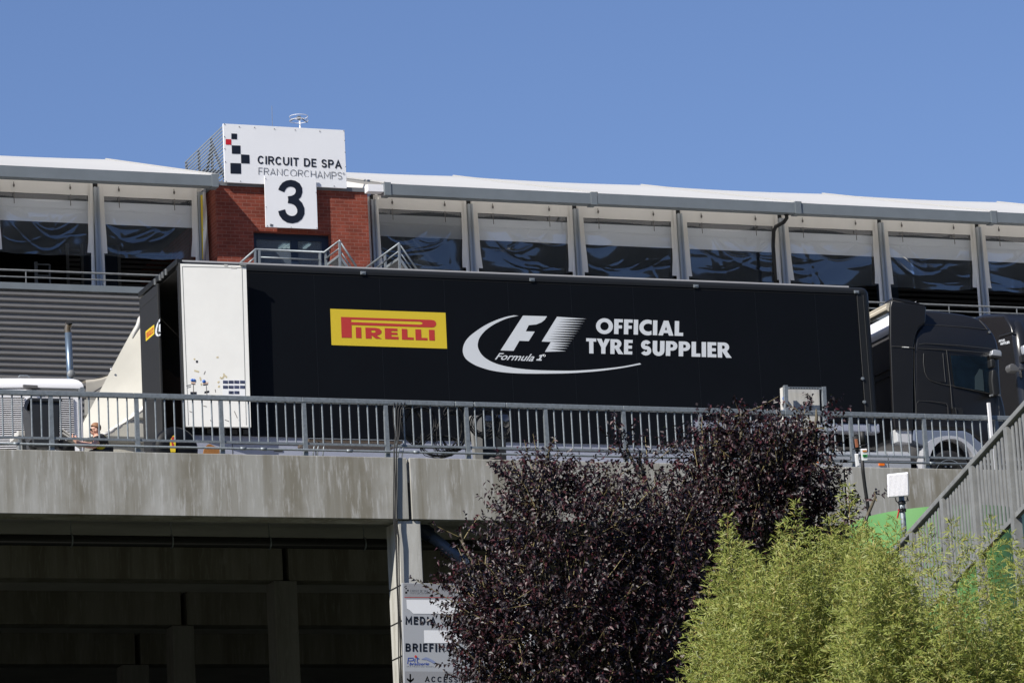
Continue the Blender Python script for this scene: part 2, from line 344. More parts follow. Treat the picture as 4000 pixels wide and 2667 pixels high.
def stroke_text(mb, text, quad, place, t=.15, gap=.14, wide=1.0, m=0):
    xs = 0; items = []
    for ch in text:
        w_, st = G[ch]; w_ *= wide
        if ch == 'I': w_ = t
        items.append((xs, w_, st)); xs += w_+gap
    W = xs-gap; fn = quad_fn(quad, place, W); k = 0
    for x0, w_, st in items:
        for s in st:
            pts = [(x0+t/2+u*(max(w_-t, 0)), t/2+v*(1-t)) for u, v in s]
            if np.hypot(pts[0][0]-pts[-1][0], pts[0][1]-pts[-1][1]) > 1e-4:   # square ends
                a, b = np.array(pts[0]), np.array(pts[1]); d = (a-b)/np.linalg.norm(a-b); pts[0] = tuple(a+d*t/2*.98)
                a, b = np.array(pts[-1]), np.array(pts[-2]); d = (a-b)/np.linalg.norm(a-b); pts[-1] = tuple(a+d*t/2*.98)
            stroke(mb, pts, t, fn, .0004*(k % 5), m); k += 1

def ellp(cx, cy, rx, ry, a0, a1, n=14): return arc(cx, cy, rx, ry, a0, a1, n)
HV = {
 'I': (.28, [([(0, 0), (.28, 0), (.28, 1), (0, 1)], [])]),
 'F': (.55, [([(0, 0), (.28, 0), (.28, .38), (.50, .38), (.50, .59), (.28, .59), (.28, .79), (.55, .79), (.55, 1), (0, 1)], [])]),
 'E': (.56, [([(0, 0), (.56, 0), (.56, .21), (.28, .21), (.28, .395), (.53, .395), (.53, .605), (.28, .605), (.28, .79), (.56, .79), (.56, 1), (0, 1)], [])]),
 'L': (.55, [([(0, 0), (.55, 0), (.55, .22), (.28, .22), (.28, 1), (0, 1)], [])]),
 'T': (.66, [([(.19, 0), (.47, 0), (.47, .79), (.66, .79), (.66, 1), (0, 1), (0, .79), (.19, .79)], [])]),
 'Y': (.88, [([(.30, 0), (.58, 0), (.58, .42), (.88, 1), (.56, 1), (.44, .70), (.32, 1), (0, 1), (.30, .42)], [])]),
 'A': (.97, [([(0, 0), (.29, 0), (.345, .17), (.625, .17), (.68, 0), (.97, 0), (.635, 1), (.335, 1)], [[(.41, .37), (.56, .37), (.485, .62)]])]),
 'O': (1.08, [(ellp(.54, .5, .54, .53, 0, 345, 23), [ellp(.54, .5, .27, .28, 0, 345, 23)])]),
 'C': (.80, [(ellp(.54, .5, .54, .53, 62, 298, 18)+ellp(.58, .5, .31, .27, 310, 50, 14), [])]),
 'U': (.74, [([(0, 1)]+ellp(.37, .36, .37, .39, 180, 360, 14)+[(.74, 1), (.46, 1)]+ellp(.37, .38, .09, .15, 360, 180, 8)+[(.28, 1)], [])]),
 'P': (.72, [([(0, 0), (.28, 0), (.28, .36), (.40, .36)]+ellp(.40, .68, .32, .32, -80, 90, 12)+[(0, 1)], [[(.28, .57), (.35, .57)]+ellp(.37, .68, .09, .11, -80, 80, 7)+[(.35, .79), (.28, .79)]])]),
 'R': (.88, [([(0, 0), (.28, 0), (.28, .38), (.31, .38), (.54, 0), (.88, 0), (.59, .41)]+ellp(.42, .70, .31, .30, -52, 90, 10)+[(0, 1)], [[(.28, .58), (.35, .58)]+ellp(.37, .69, .09, .105, -80, 80, 7)+[(.35, .795), (.28, .795)]])]),
 'S': (.66, None), ' ': (.35, []),
}
def heavy_text(mb, text, quad, place, gap=.07, m=0):
    xs = 0; items = []
    for ch in text: items.append((xs, ch)); xs += HV[ch][0]+gap
    fn = quad_fn(quad, place, xs-gap)
    for x0, ch in items:
        if HV[ch][1] is None:
            w_, t = HV[ch][0], .245
            pts = arc(.5, .755, .46, .245, 25, 180, 8)+arc(.5, .74, .46, .24, 195, 262, 4)+arc(.5, .26, .5, .26, 82, -155, 12)
            stroke(mb, [(x0+t/2+u*(w_-t), t/2-.02+v*(1.04-t)) for u, v in pts], t, fn, 0, m)
        else:
            for o, h in HV[ch][1]: mb.poly([fn(x0+x, y, 0) for x, y in o], [[fn(x0+x, y, 0) for x, y in q] for q in h], m)

def font_text(mb, text, quad, place, shear=0.0, offset=0.0, m=0):
    cu = bpy.data.curves.new("t", 'FONT'); cu.body = text; cu.shear = shear; cu.offset = offset; cu.resolution_u = 3
    ob = bpy.data.objects.new("t", cu); COL.objects.link(ob); dg = bpy.context.evaluated_depsgraph_get(); dg.update()
    me = bpy.data.meshes.new_from_object(ob.evaluated_get(dg)); v = np.array([x.co[:2] for x in me.vertices]); lo, hi = v.min(0), v.max(0)
    fn = quad_fn(quad, place, hi[0]-lo[0], hi[1]-lo[1]); b = len(mb.v)
    mb.v += [tuple(fn(a[0]-lo[0], a[1]-lo[1], 0)) for a in v]
    for p in me.polygons: mb.f.append(tuple(b+i for i in p.vertices)); mb.mi.append(m)
    bpy.data.objects.remove(ob); bpy.data.meshes.remove(me); bpy.data.curves.remove(cu)
# ================================================================= SETTING
mb = MB(); P = []
prof = [(-520, 150), (-360, 120), (-240, 60), (-170, 12), (-130, -10), (-90, -14.4), (-62, -14.4), (-30, -11.5), (-4, -9), (26, -9), (60, -9)]
for (yy, zz) in prof:
    P.append([(x, yy, zz+(0 if yy > -120 else 6*math.sin(x*.03+yy))) for x in range(-420, 421, 20)])
mb.grid(P[4:]); structure(mb.build('ground', M['grass'], org=(0, 0, -14)))
mb = MB(); mb.grid(P[:5]); structure(mb.build('unseen_hill', M['unseen_hill'], org=(0, -150, 0), smooth=True))  # unseen hill behind the camera, added to darken low-sky reflections in the film
mb = MB(); mb.box(-60, 90, -2.35, 90, -.42, -.08); structure(mb.build('paddock_deck', [M['deck']], org=(0, 20, -.42)))
def rounded_prism(mb, xz, y0, y1, r, n=5, lean=None):
    """closed side outline (x,z) given a rounded rim on both faces; lean(x,z) moves the faces inward"""
    P = np.array(xz, float); k = len(P); A = 0.0
    for i in range(k): A += P[i][0]*P[(i+1) % k][1]-P[(i+1) % k][0]*P[i][1]
    N = []
    for i in range(k):
        d0 = P[i]-P[i-1]; d1 = P[(i+1) % k]-P[i]; d0 /= np.linalg.norm(d0); d1 /= np.linalg.norm(d1); q = np.array([-d0[1], d0[0]])+np.array([-d1[1], d1[0]]); q = q/(np.linalg.norm(q)+1e-9)
        sc_ = 1/max(.55, float(np.dot(q, [-d1[1], d1[0]]))); N.append((q if A > 0 else -q)*sc_)
    N = np.array(N); rings = []; L = lean or (lambda x, z: 0)
    seq = [(r*(1-math.sin(math.pi/2*i/n)), y0+r*(1-math.cos(math.pi/2*i/n)), 1) for i in range(n+1)]+[(r*(1-math.sin(math.pi/2*i/n)), y1-r*(1-math.cos(math.pi/2*i/n)), -1) for i in range(n, -1, -1)]
    for ins, y, s_ in seq:
        Q = P+N*ins; rings.append([(q[0], y+s_*L(*q), q[1]) for q in Q])
    mb.grid(rings, 0, True); mb.poly(rings[0]); mb.poly(rings[-1])
# ================================================================= BRIDGE EDGE
YB = -2.45
zb = aY(0, 2004, YB)[2]
xj1a, xj1b = aY(1588, 1790, YB)[0], aY(1600, 1790, YB)[0]
xj2a, xj2b = aY(3297, 1850, YB)[0], aY(3304, 1850, YB)[0]
def beam(x0, x1, y0, z0, z1, d, label, group):
    mb = MB(); mb.box(x0, x1, y0, y0+d, z0, z1)
    return tag(mb.build('concrete_beam', M['beam_shaded' if y0 > 0 else 'beam'], org=((x0+x1)/2, y0, z0), bevel=.012, seg=2), label, 'beam', group)
gb = 'concrete edge beams of the bridge'
beam(-24, xj1a, YB, zb, 0, .5, 'long streaked concrete edge beam left of the dark joint beside the cables', gb)
beam(xj1b, xj2a, YB, zb, 0, .5, 'streaked concrete edge beam running behind the purple tree', gb)
beam(xj2b, 40, YB, zb, 0, .5, 'grey concrete edge beam under the black truck cab on the right', gb)
gi = 'concrete beams in the dark under the bridge'
cols = [(3.78, 1120, 1075, 1165, 'first'), (9.05, 716, 672, 756, 'second'), (14.3, 531, 473, 575, 'third')]
for Yr, jx, a, b, nth in cols:
    xj = aY(jx, 2300, Yr)[0]
    beam(-24, xj-.06, Yr, zb, -.42, .5, 'shaded concrete crossbeam under the bridge, left half of the %s row from the front' % nth, gi)
    beam(xj+.06, 40, Yr, zb, -.42, .5, 'shaded concrete crossbeam under the bridge, right half of the %s row from the front' % nth, gi)
def column(x0, x1, y0, ztop, label):
    mb = MB(); mb.box(x0, x1, y0, y0+.62, -9.5, ztop)
    return mb, label
gc = 'concrete columns under the bridge'
c0, c1 = aY(1561, 2100, YB)[0], aY(1649, 2100, YB)[0]
t = thing('concrete_column', 'sunlit concrete column carrying the bridge, with cables down its corner', 'column', ((c0+c1)/2, YB, -9.5), gc)
mb = MB(); mb.box(c0, c1, YB+.04, YB+.68, -9.5, zb-.012); mb.build('shaft', M['column'], t, bevel=.015)
mb = MB()
for yy in (2282, 2420, 2555, 2700):
    z = aY(1545, yy, YB)[2]; mb.box(c0-.004, c0+.01, YB+.05, YB+.67, z-.012, z+.012)
mb.build('joint_seal', M['dark'], t)
for Yr, jx, a, b, nth in cols:
    x0, x1 = aY(a, 2400, Yr)[0], aY(b, 2400, Yr)[0]
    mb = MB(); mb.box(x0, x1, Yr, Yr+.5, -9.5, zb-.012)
    tag(mb.build('concrete_column', M['column_shaded'], org=((x0+x1)/2, Yr, -9.5), bevel=.012), 'shaded concrete column in the %s row back under the bridge' % nth, 'column', gc)
mb = MB(); mb.box(-60, 90, 29, 29.6, -9.5, -.42); tag(mb.build('added_back_wall', M['under'], org=(15, 29, -9.5)), 'added dark wall closing off the back under the bridge', 'wall')  # added wall that closes the view so the underpass stays dark
# hung drain pipe
pc = aY(300, 2110, 1.6); zc = pc[2]
t = thing('drain_pipe', 'long black pipe hung below the bridge deck on pale brackets', 'pipe', (0, 1.6, zc))
mb = MB(); mb.tube([(-20, 1.6, zc), (38, 1.6, zc)], .1, 14); mb.build('pipe', M['rubber'], t, smooth=True)
for px in (-110, 278, 670, 1052, 1422, 1790):
    x = aY(px, 2110, 1.6)[0]; mb = MB()
    mb.tube([(x, 1.6+.112*math.cos(a), zc+.112*math.sin(a)) for a in np.linspace(math.pi*.5, math.pi*2.5, 17)], .014, 6); mb.tube([(x, 1.6, zc+.11), (x, 1.6, -.42)], .008, 5)
    mb.build('bracket', M['galv'], t)
a, b = aY(1632, 2052, -1.85), aY(1905, 2268, -2.15)
t = thing('inclined_pipe', 'blue-grey inclined pipe strut from the column down behind the purple tree', 'pipe', b)
mb = MB(); mb.tube([a, b], .1, 16); mb.build('pipe', mat('blue_grey_pipe_paint', (.10, .125, .17), .45, .2), t, smooth=True)
d = (b-a)/np.linalg.norm(b-a); mb = MB(); mb.tube([a, a+d*.28], .135, 16); mb.build('flange', M['navy'], t, smooth=False)
# ---------------------------------------------------------------- railing on the beam
YR = -2.33
pa, pb = aY(200, 1655, YR)[0], aY(3615, 1735, YR)[0]; dp = (pb-pa)/11
zt = aY(1000, 1558.5, YR)[2]+.045
zlow = aY(1000, 1726, YR)[2]; zpipe = aY(1000, 1756, YR)[2]
px_ = [pa+dp*i for i in range(-4, 15)]
t = thing('bridge_railing', 'galvanised steel railing with round bars along the concrete bridge edge', 'railing', (5, YR, 0))
for i, x in enumerate(px_):
    mb = MB(); mb.hexa([(x-.038, YR-.04, .008), (x+.038, YR-.04, .008), (x+.038, YR+.04, .008), (x-.038, YR+.04, .008), (x-.032, YR-.03, zt-.085), (x+.032, YR-.03, zt-.085), (x+.032, YR+.03, zt-.085), (x-.032, YR+.03, zt-.085)])
    mb.box(x-.1, x+.1, YR-.08, YR+.07, -.002, .012)
    mb.build('post', M['galv'], t)
    if i < len(px_)-1:
        mb = MB(); x1 = px_[i+1]
        for k in range(1, 9): xx = x+dp*k/9; mb.tube([(xx, YR, zlow), (xx, YR, zt-.08)], .0145, 7)
        mb.box(x+.04, x1-.04, YR-.02, YR+.02, zlow-.03, zlow+.006)
        mb.build('baluster_panel', M['galv'], t)
edges = [px_[0]-.7]+[aY(q, 1560, YR)[0] for q in (-300, 520, 1178, 1600, 1773, 1848, 1974, 2430, 3060, 3603)]+[px_[-1]]
for i in range(len(edges)-1):
    mb = MB(); gap = .022 if i in (5, 6) else .003
    mb.box(edges[i]+gap/2, edges[i+1]-gap/2, YR-.04, YR+.04, zt-.085, zt)
    mb.build('handrail', M['galv'], t, bevel=.008)
mb = MB(); mb.tube([(-24, YR-.07, zpipe), (36, YR-.07, zpipe)], .02, 8)
for q in (60, 945, 1025, 1360, 1620, 2500, 3630): x = aY(q, 1760, YR)[0]; mb.tube([(x-.05, YR-.07, zpipe), (x+.05, YR-.07, zpipe)], .029, 8)
mb.build('conduit', M['galv'], t, smooth=True)
# cables running down the beam and the column
for k in range(4):
    o = k*6-8; mb = MB(); r_ = random.Random(k)
    pts = [aY(1540+k*14, 1572, YR-.05), aY(1536+k*10, 1600, YR-.06), aY(1538+k*8, 1650+5*k, YR-.07), aY(1545+k*5, 1700, YR-.09)]
    pts += [aY(1543+o*.7+r_.uniform(-2, 2), yy, -2.5) for yy in (1752, 1850, 1950, 2030)]
    pts += [aY(1549+o*.7+(yy-2030)*.028+r_.uniform(-3, 3), yy, -2.5) for yy in (2100, 2250, 2400, 2550, 2750)]
    mb.tube(pts, .009, 6)
    tag(mb.build('cable', M['rubber'], smooth=True, org=pts[-1]), 'thin dark cable hanging from the railing down the sunlit column', 'cable', 'cables down the column')
def coil(label, loops, seed, n=24):
    r_ = random.Random(seed); mb = MB()
    for c in range(n):
        lp = loops[c % len(loops)]; cx, cy, rx, ry, tilt = lp; pts = []
        jx, jy, kr = r_.uniform(-14, 14), r_.uniform(-6, 10), r_.uniform(.86, 1.08)
        for i in range(25):
            a = 2*math.pi*i/24+r_.uniform(-.03, .03)
            u, v = rx*kr*math.cos(a), ry*kr*math.sin(a)
            if v > 0: v *= r_.uniform(.98, 1.1); 
            x = cx+jx*max(0, math.sin(a))+u*math.cos(tilt)-v*math.sin(tilt)*.55; y = cy+v*math.cos(tilt)+jy*max(0, math.sin(a))+u*math.sin(tilt)*.4
            pts.append(aY(x, y, YR+.07+.05*math.sin(a+c)+.02*r_.random()))
        mb.tube(pts, .0075, 5, cap=False)
    return tag(mb.build('cable_coil', M['rubber'], smooth=True, org=aY(loops[0][0], loops[0][1]+100, YR)), label, 'cable', 'cable coils hung on the railing')
coil('big tangled coil of black cable drooping to the concrete, right of the hanging cables', [(1640, 1655, 70, 70, .5), (1610, 1660, 45, 80, -.5), (1770, 1670, 50, 92, .12), (1720, 1740, 75, 38, -.1), (1750, 1690, 55, 92, .5)], 3, 40)
coil('smaller looped coil of black cable hung high in front of the black bin', [(1888, 1650, 52, 48, .25), (1905, 1660, 50, 45, -.2), (1965, 1655, 32, 50, .05)], 5, 21)
# post, box and bag behind the coil
t0 = aY(1865, 1790, -1.7)
mb = MB(); mb.prism([aY(1841, 1622, -1.75), aY(1882, 1623, -1.75), aY(1887, 1800, -1.75), aY(1858, 1800, -1.75)], (0, .12, 0))
tag(mb.build('concrete_post', mat('grey_post_paint', (.20, .20, .19), .7, var=.1, scale=4), org=t0), 'pale grey tapered post behind the smaller cable coil', 'post')
t = thing('black_bin', 'dark plastic bin behind the smaller cable coil with a film bag on top', 'bin', aY(1935, 1800, -1.55))
mb = MB(); q = [aY(1884, 1660, -1.6), aY(1976, 1662, -1.6), aY(1980, 1800, -1.6), aY(1880, 1800, -1.6)]; mb.prism(q, (0, .42, 0)); mb.build('body', M['bin'], t, bevel=.02)
mb = MB(); G_ = []
for i in range(7):
    row = []
    for j in range(9):
        u, v = j/8, i/6; p = aY(1896+u*92, 1618+v*(42+10*math.sin(u*9)), -1.6-.08*math.sin(v*3)+.03*math.sin(u*15+v*6)); row.append(p)
    G_.append(row)
mb.grid(G_); mb.build('liner', film_mat('bag_film', (.5, .5, .5), .10, .3), t, smooth=True)
# ================================================================= GRANDSTAND
YG, YT, YBK = 21.4, 22.8, 22.15
zg = aY(1503, 717, YG)[2]; gh = .27; gd = .26
xl_end = aY(853, 682, YG)[0]; xr0 = aY(1503, 717, YG)[0]
jr = [xr0]+[aY(q, 790, YG)[0] for q in (2280, 3105, 3889)]; stp = (jr[3]-jr[0])/3; jr = [xr0+stp*i for i in range(6)]
jl = [xl_end-stp*i for i in range(5)][::-1]
zr = aY(425, 625, YG+10)[2]
zfl = 8.45
fz = lambda x, y: aY(x, y, YT)[2]
z_head, z_blt, z_blb, z_film, z_strip = fz(553, 773), aY(553, 796, YT+.13)[2], aY(553, 882, YT+.13)[2], fz(553, 1003), fz(553, 997)
def wrinkled_film(x0, x1, z0, z1, y, seed):
    """clear sheet hanging from its top edge: two broad soft folds and a handful of sharp swag creases"""
    r_ = random.Random(seed); nx, nz = 90, 84
    u = np.linspace(0, 1, nx+1)[None, :]; v = np.linspace(0, 1, nz+1)[:, None]
    ph = [r_.uniform(0, 6.3) for _ in range(8)]
    d = .020*np.sin(2.6*u+1.8*v+ph[0])*v+.012*np.sin(5.5*u-3.1*v+ph[1])*(.2+v)+.006*np.sin(9*v+4*u+ph[2])*v
    for _ in range(r_.randint(6, 10)):
        uc = r_.uniform(.1, .9); k = r_.uniform(.7, 3.2); vb = r_.uniform(.45, 1.05); wd = r_.uniform(.012, .04); side = r_.choice((-1, 0, 1)); h = r_.uniform(.3, 1)*wd*.42
        f = v-vb+k*(u-uc)**2+.02*np.sin(11*u+ph[3])
        win = np.exp(-((u-uc-side*.22)/.26)**2)*np.clip(v*2.2, 0, 1)
        d = d+h*np.exp(-(f/wd)**2)*win*r_.choice((1, 1, -1))
    for _ in range(r_.randint(2, 4)):                     # near-vertical pleats
        uc = r_.uniform(.08, .92); wd = r_.uniform(.012, .03); lean = r_.uniform(-.25, .25); h = r_.uniform(.3, .9)*wd*.4
        d = d+h*np.exp(-((u-uc-lean*(v-.5)-.05*v*v)/wd)**2)*np.clip((v-.15)*1.6, 0, 1)
    e = np.minimum(1, np.minimum(np.minimum(6*u, 6*(1-u)), 6*v+.15))
    z = z0+(z1-z0)*v+0*u; z[-1] -= .03*np.sin(3.1*u[0])+.012*np.sin(17*u[0]+ph[4])
    X = x0+(x1-x0)*u+0*v; Y = y+d*e
    mb = MB(); mb.grid(np.stack([X, Y, z], 2)); return mb
def tent(name_label, xs, joints, posts, bays, wall_gap_end, lamp_px, side):
    t = thing('marquee_tent', name_label, 'tent', ((joints[0]+joints[-1])/2, YT, zfl))
    # membrane, one sheet per bay but one part
    mb = MB()
    for k in range(len(joints)-1):
        a, b = joints[k], joints[k+1]
        for sgn in (0, 1):
            P = []
            for i in range(9):
                v = i/8; row = []
                for j in range(11):
                    u = j/10; yy = YG+10*v if sgn == 0 else YG+20-10*v
                    z = zg+.01+(zr-zg)*v-.10*math.sin(math.pi*u)*(.35+.65*math.sin(math.pi*v)); row.append((a+(b-a)*u, yy, z))
                P.append(row)
            mb.grid(P)
    mb.build('roof', M['roofcanvas'], t, smooth=True)
    for x in joints:
        mb = MB(); mb.tube([(x, YG, zg+.015), (x, YG+10, zr+.015)], .03, 6); mb.build('roof_seam', M['seamgrey'], t)
    gx = joints[-1] if side == 'l' else joints[0]
    mb = MB(); mb.face([(gx, YG+.3, zg), (gx, YG+10, zr-.02), (gx, YG+19.7, zg)]); mb.build('gable', M['canvas'], t)
    for k in range(len(joints)-1):
        a, b = joints[k], joints[k+1]; mb = MB(); pr = .0
        # U shaped trough, open at the top
        y0 = YG-.012*(k % 2); zz = zg+.004*(k % 2)
        mb.prism([(a+.004, y0, zz), (a+.004, y0, zz-gh), (a+.004, y0+gd, zz-gh), (a+.004, y0+gd, zz), (a+.004, y0+gd-.015, zz), (a+.004, y0+gd-.015, zz-gh+.015), (a+.004, y0+.015, zz-gh+.015), (a+.004, y0+.015, zz)], (b-a-.008, 0, 0))
        g = mb.build('gutter', M['gutter'], t)
        e = b if side == 'l' or k < len(joints)-2 else b
        mb = MB(); mb.prism([(b-.17, y0-.02, zz+.03), (b-.17, y0-.02, zz-gh-.02), (b-.17, y0+gd+.02, zz-gh-.02), (b-.17, y0+gd+.02, zz+.03)], (.16, 0, 0)); mb.build('joint_bracket', M['gutter'], g)
        if k == 0 and side == 'r':
            mb = MB(); mb.prism([(a-.01, y0-.02, zz+.03), (a-.01, y0-.02, zz-gh-.02), (a-.01, y0+gd+.02, zz-gh-.02), (a-.01, y0+gd+.02, zz+.03)], (.16, 0, 0)); mb.build('joint_bracket', M['gutter'], g)
    if side == 'r':
        mb = MB(); mb.box(joints[0]-.42, joints[0]-.012, YG+.05, YG+.3, zg-.2, zg-.02); mb.build('end_bracket', M['white'], t, bevel=.01)
    # wall line
    for x in posts:
        mb = MB(); mb.box(x-.06, x-.025, YT-.12, YT, zfl, zg-.05); mb.box(x+.025, x+.06, YT-.12, YT, zfl, zg-.05); mb.box(x-.026, x+.026, YT-.09, YT-.02, zfl, zg-.05)
        po = mb.build('post', M['post'], t)
        mb = MB()
        for s in (-1, 1):
            P = []
            for i in range(9):
                v = i/8; zz = z_head+.45-(z_head+.45-zfl)*v; w0 = .07+.035*v
                P.append([(x+s*(.075+w0*q+.01*math.sin(v*7+q*3+x)*v), YT-.03-.05*v*(1-abs(2*q-1))-.02*v, zz) for q in (0, .5, 1)])
            mb.grid(P)
        mb.build('canvas_flap', M['canvas'], po, smooth=True)
    for bi, (x0, x1, wa, wb) in enumerate(bays):       # x0,x1 canvas extents; wa,wb window extents
        mb = MB(); P = []
        for i in range(3):
            zz = [zg+.1, (zg+z_head)/2, z_head][i]; P.append([(x0+(x1-x0)*j/12, YT+.02+.008*math.sin(j*1.3+i), zz) for j in range(13)])
        mb.grid(P)
        for (sa, sb, cx) in ((wa-.13, wa, -1), (wb, wb+.13, 1)):
            P = []
            for i in range(11):
                v = i/10; zz = z_head+(z_strip-z_head)*v; sw = -.045*cx*v*v*1.4+.01*math.sin(v*9+sa*3)*v
                P.append([(sa+(sb-sa)*q+sw*(1-.2*q), YT-.01-.03*v+.01*math.sin(q*3+v*5), zz) for q in (0, .5, 1)])
            mb.grid(P)
        wp = mb.build('wall_canvas', M['canvas'], t, smooth=True)
        wrinkled_film(wa-.02, wb+.02, z_head+.02, z_film, YT+.045, 100*len(posts)+bi).build('window', M['film'], wp, smooth=True)
        for f in (.17, .80):
            x = wa+(wb-wa)*f; mb = MB(); mb.tube([(x, YT-.02, z_head), (x, YT-.025, z_head-.28)], .010, 5, ); mb.ell((x, YT-.03, z_head+.16), (.024, .02, .045)); mb.tube([(x, YT-.02, z_head+.19), (x, YT-.02, z_head+.25)], .008, 5)
            mb.build('strap', mat('strap', (.12, .11, .10), .7), wp)
        mb = MB(); mb.box(wa-.1, wb+.1, YT+.13, YT+.15, z_blb, z_blt); mb.box(wa-.1, wb+.1, YT+.12, YT+.128, (z_blb*.6+z_blt*.4)+.12, (z_blb*.6+z_blt*.4)+.128)
        mb.build('blind', M['blind'], t)
    for (lx, ly) in lamp_px:
        c = aY(lx, ly, YT+1.6); mb = MB(); mb.ell(c, (.17, .17, .05), 18, 8); mb.build('ceiling_lamp', M['lamp'], t, smooth=True)
    return t
tx = lambda px, py=850: aY(px, py, YT)[0]
lp = tx(376); ls = tx(780)-lp
lposts = [lp-ls*2, lp-ls, lp, tx(783)]
lb = [(lp+ls*i+.06, lp+ls*(i+1)-.06, lp+ls*i+.20, lp+ls*(i+1)-.19) for i in (-2, -1, 0)]
tent('white marquee with hanging clear windows on the grandstand, left of the brick block', None, jl, lposts, lb, None, [], 'l')
rpx = [1836, 2226, 2632, 3031, 3427, 3817]; rposts = [tx(q, 900) for q in rpx]; rs = (rposts[-1]-rposts[0])/5; rposts = [rposts[0]+rs*i for i in range(10)]
rb = [(tx(1462, 850), rposts[0]-.06, tx(1478, 850), rposts[0]-.21)]+[(rposts[i]+.06, rposts[i+1]-.06, rposts[i]+.22, rposts[i+1]-.22) for i in range(9)]
tent('long white marquee with hanging clear windows on the grandstand, right of the brick block', None, jr, [tx(1456, 850)]+rposts, rb, None, [(1768, 843), (3240, 915)], 'r')
# grandstand building body
t = thing('grandstand_building', 'long grey grandstand with ribbed metal cladding under a dark open terrace', 'building', (10, 21.7, -.08))
mb = MB(); mb.box(-30, 60, 22.0, 44, -.08, zfl-.02); mb.box(-30, 60, 29.0, 29.3, zfl, 11.3); mb.box(-30, 60, 23.6, 29, 11.25, 11.3); mb.box(-30, 60, 23.55, 23.6, 11.15, 12.05); mb.build('wall', M['interior'], t)  # last box: added dark panel standing in for the shaded gap over the blinds
ztop = aY(0, 1102, 21.65)[2]
mb = MB(); pitch = .142; n = int((ztop-.10-1.0)/pitch)
pts = []; z = ztop-.16
for i in range(n):
    pts += [(21.71, z), (21.71, z-.045), (21.65, z-.062), (21.65, z-.118), (21.71, z-.135)]; z -= pitch
def ribs(x0, x1, dz=0): mb.grid([[(x0, a, b) for a, b in pts], [(x1, a, b) for a, b in pts]])
ribs(-30, aY(835, 1000, 21.65)[0]); mb.build('cladding', M['cladding'], t)
mb = MB(); mb.box(-30, 60, 21.62, 21.95, ztop-.15, ztop); mb.build('parapet', M['gutter'], t)
z1, z2 = aY(0, 1053, 21.75)[2], aY(0, 1079, 21.75)[2]
rl = thing('terrace_railing', 'thin two-bar metal railing along the grandstand terrace edge', 'railing', (10, 21.75, ztop))
mb = MB()
mb.tube([(-30, 21.75, z1), (aY(840, 1000, 21.75)[0], 21.75, z1)], .024, 6); mb.tube([(-30, 21.75, z2), (aY(840, 1000, 21.75)[0], 21.75, z2)], .017, 6)
xq = aY(1450, 1000, 21.75)[0]
mb.tube([(xq, 21.75, z1), (60, 21.75, z1)], .024, 6); mb.tube([(xq, 21.75, z2), (60, 21.75, z2)], .017, 6); mb.tube([(xq, 21.75, z2-.16), (60, 21.75, z2-.16)], .017, 6)
mb.build('rail', M['galvd'], rl)
xp = [aY(101, 1080, 21.75)[0]+ (aY(408, 1090, 21.75)[0]-aY(101, 1080, 21.75)[0])*i for i in range(-3, 3)]+[aY(3973, 1230, 21.75)[0]+1.95*i for i in range(-7, 6)]
for x in xp: mb = MB(); mb.box(x-.012, x+.012, 21.74, 21.76, ztop-.1, z1); mb.build('post', M['galvd'], rl)
# things on the dark terrace, left part: shutters, navy door leaves, ladder
Yt = 26.0
def tq(x0, x1, yt=940, yb=1110, Y=Yt): return aY(x0, 1000, Y)[0], aY(x1, 1000, Y)[0]
for (a, b) in ((268, 312), (470, 900)):
    mb = MB(); x0, x1 = tq(a, b); z = 8.5
    while z < 11.0: mb.box(x0, x1, Yt, Yt+.03, z, z+.07); z += .12
    mb.build('shutter', mat('dark_shutter_slats', (.12, .122, .125), .5), t)
mb = MB()
for (a, b) in ((258, 268), (316, 324), (459, 469)): x0, x1 = tq(a, b); mb.box(x0, x1, Yt-.05, Yt+.02, 8.4, 11.1)
mb.build('frame', mat('grey_steel_frame', (.22, .24, .27), .5), t)
for (a, b) in ((325, 358), (388, 458), (3418, 3500)): x0, x1 = tq(a, b); mb = MB(); mb.box(x0, x1, Yt+.02, Yt+.06, 8.4, 11.1); mb.build('door', mat('terrace_navy_door', (.03, .055, .11), .5), t)
mb = MB(); x0 = aY(1470, 1000, Yt)[0]; z = 8.5
while z < 11.0: mb.box(x0, 45, Yt+.6, Yt+.63, z, z+.07); z += .14
mb.build('shutter', mat('dark_shutter_slats_far', (.07, .072, .078), .5), t)
lad = thing('step_ladder', 'grey step ladder standing in the dark terrace, left of the marquee post', 'ladder', (aY(165, 1090, 24.5)[0], 24.5, zfl))
mb = MB(); xa, xb = aY(143, 1060, 24.5)[0], aY(195, 1060, 24.5)[0]; za = aY(150, 1032, 24.5)[2]
mb.box(xa-.05, xa+.03, 24.5, 24.54, zfl, za+.06); mb.box(xb-.02, xb+.02, 24.5, 24.54, zfl, za); mb.build('stile', M['galvd'], lad)
for k in range(6): mb = MB(); mb.box(xa, xb, 24.49, 24.55, za-.02-.28*k, za-.28*k+.015); mb.build('rung', M['galvd'], lad)
# black rainwater pipe on the marquee
t = thing('downpipe', 'black bent rainwater downpipe under the marquee gutter, left of a lit lamp', 'pipe', (aY(3030, 1090, 22.4)[0], 22.4, zfl))
pts = [aY(3072, 832, 21.6), aY(3073, 852, 21.65), aY(3062, 868, 21.8), aY(3030, 886, 22.3), aY(3022, 905, 22.4), aY(3020, 960, 22.4), aY(3030, 1110, 22.4)]
mb = MB(); mb.tube(pts, .05, 10); mb.build('pipe', M['rubber'], t, smooth=True)
mb = MB(); mb.tube([aY(3072, 826, 21.6), aY(3072, 840, 21.6)], .07, 12); mb.build('collar', M['rubber'], t)
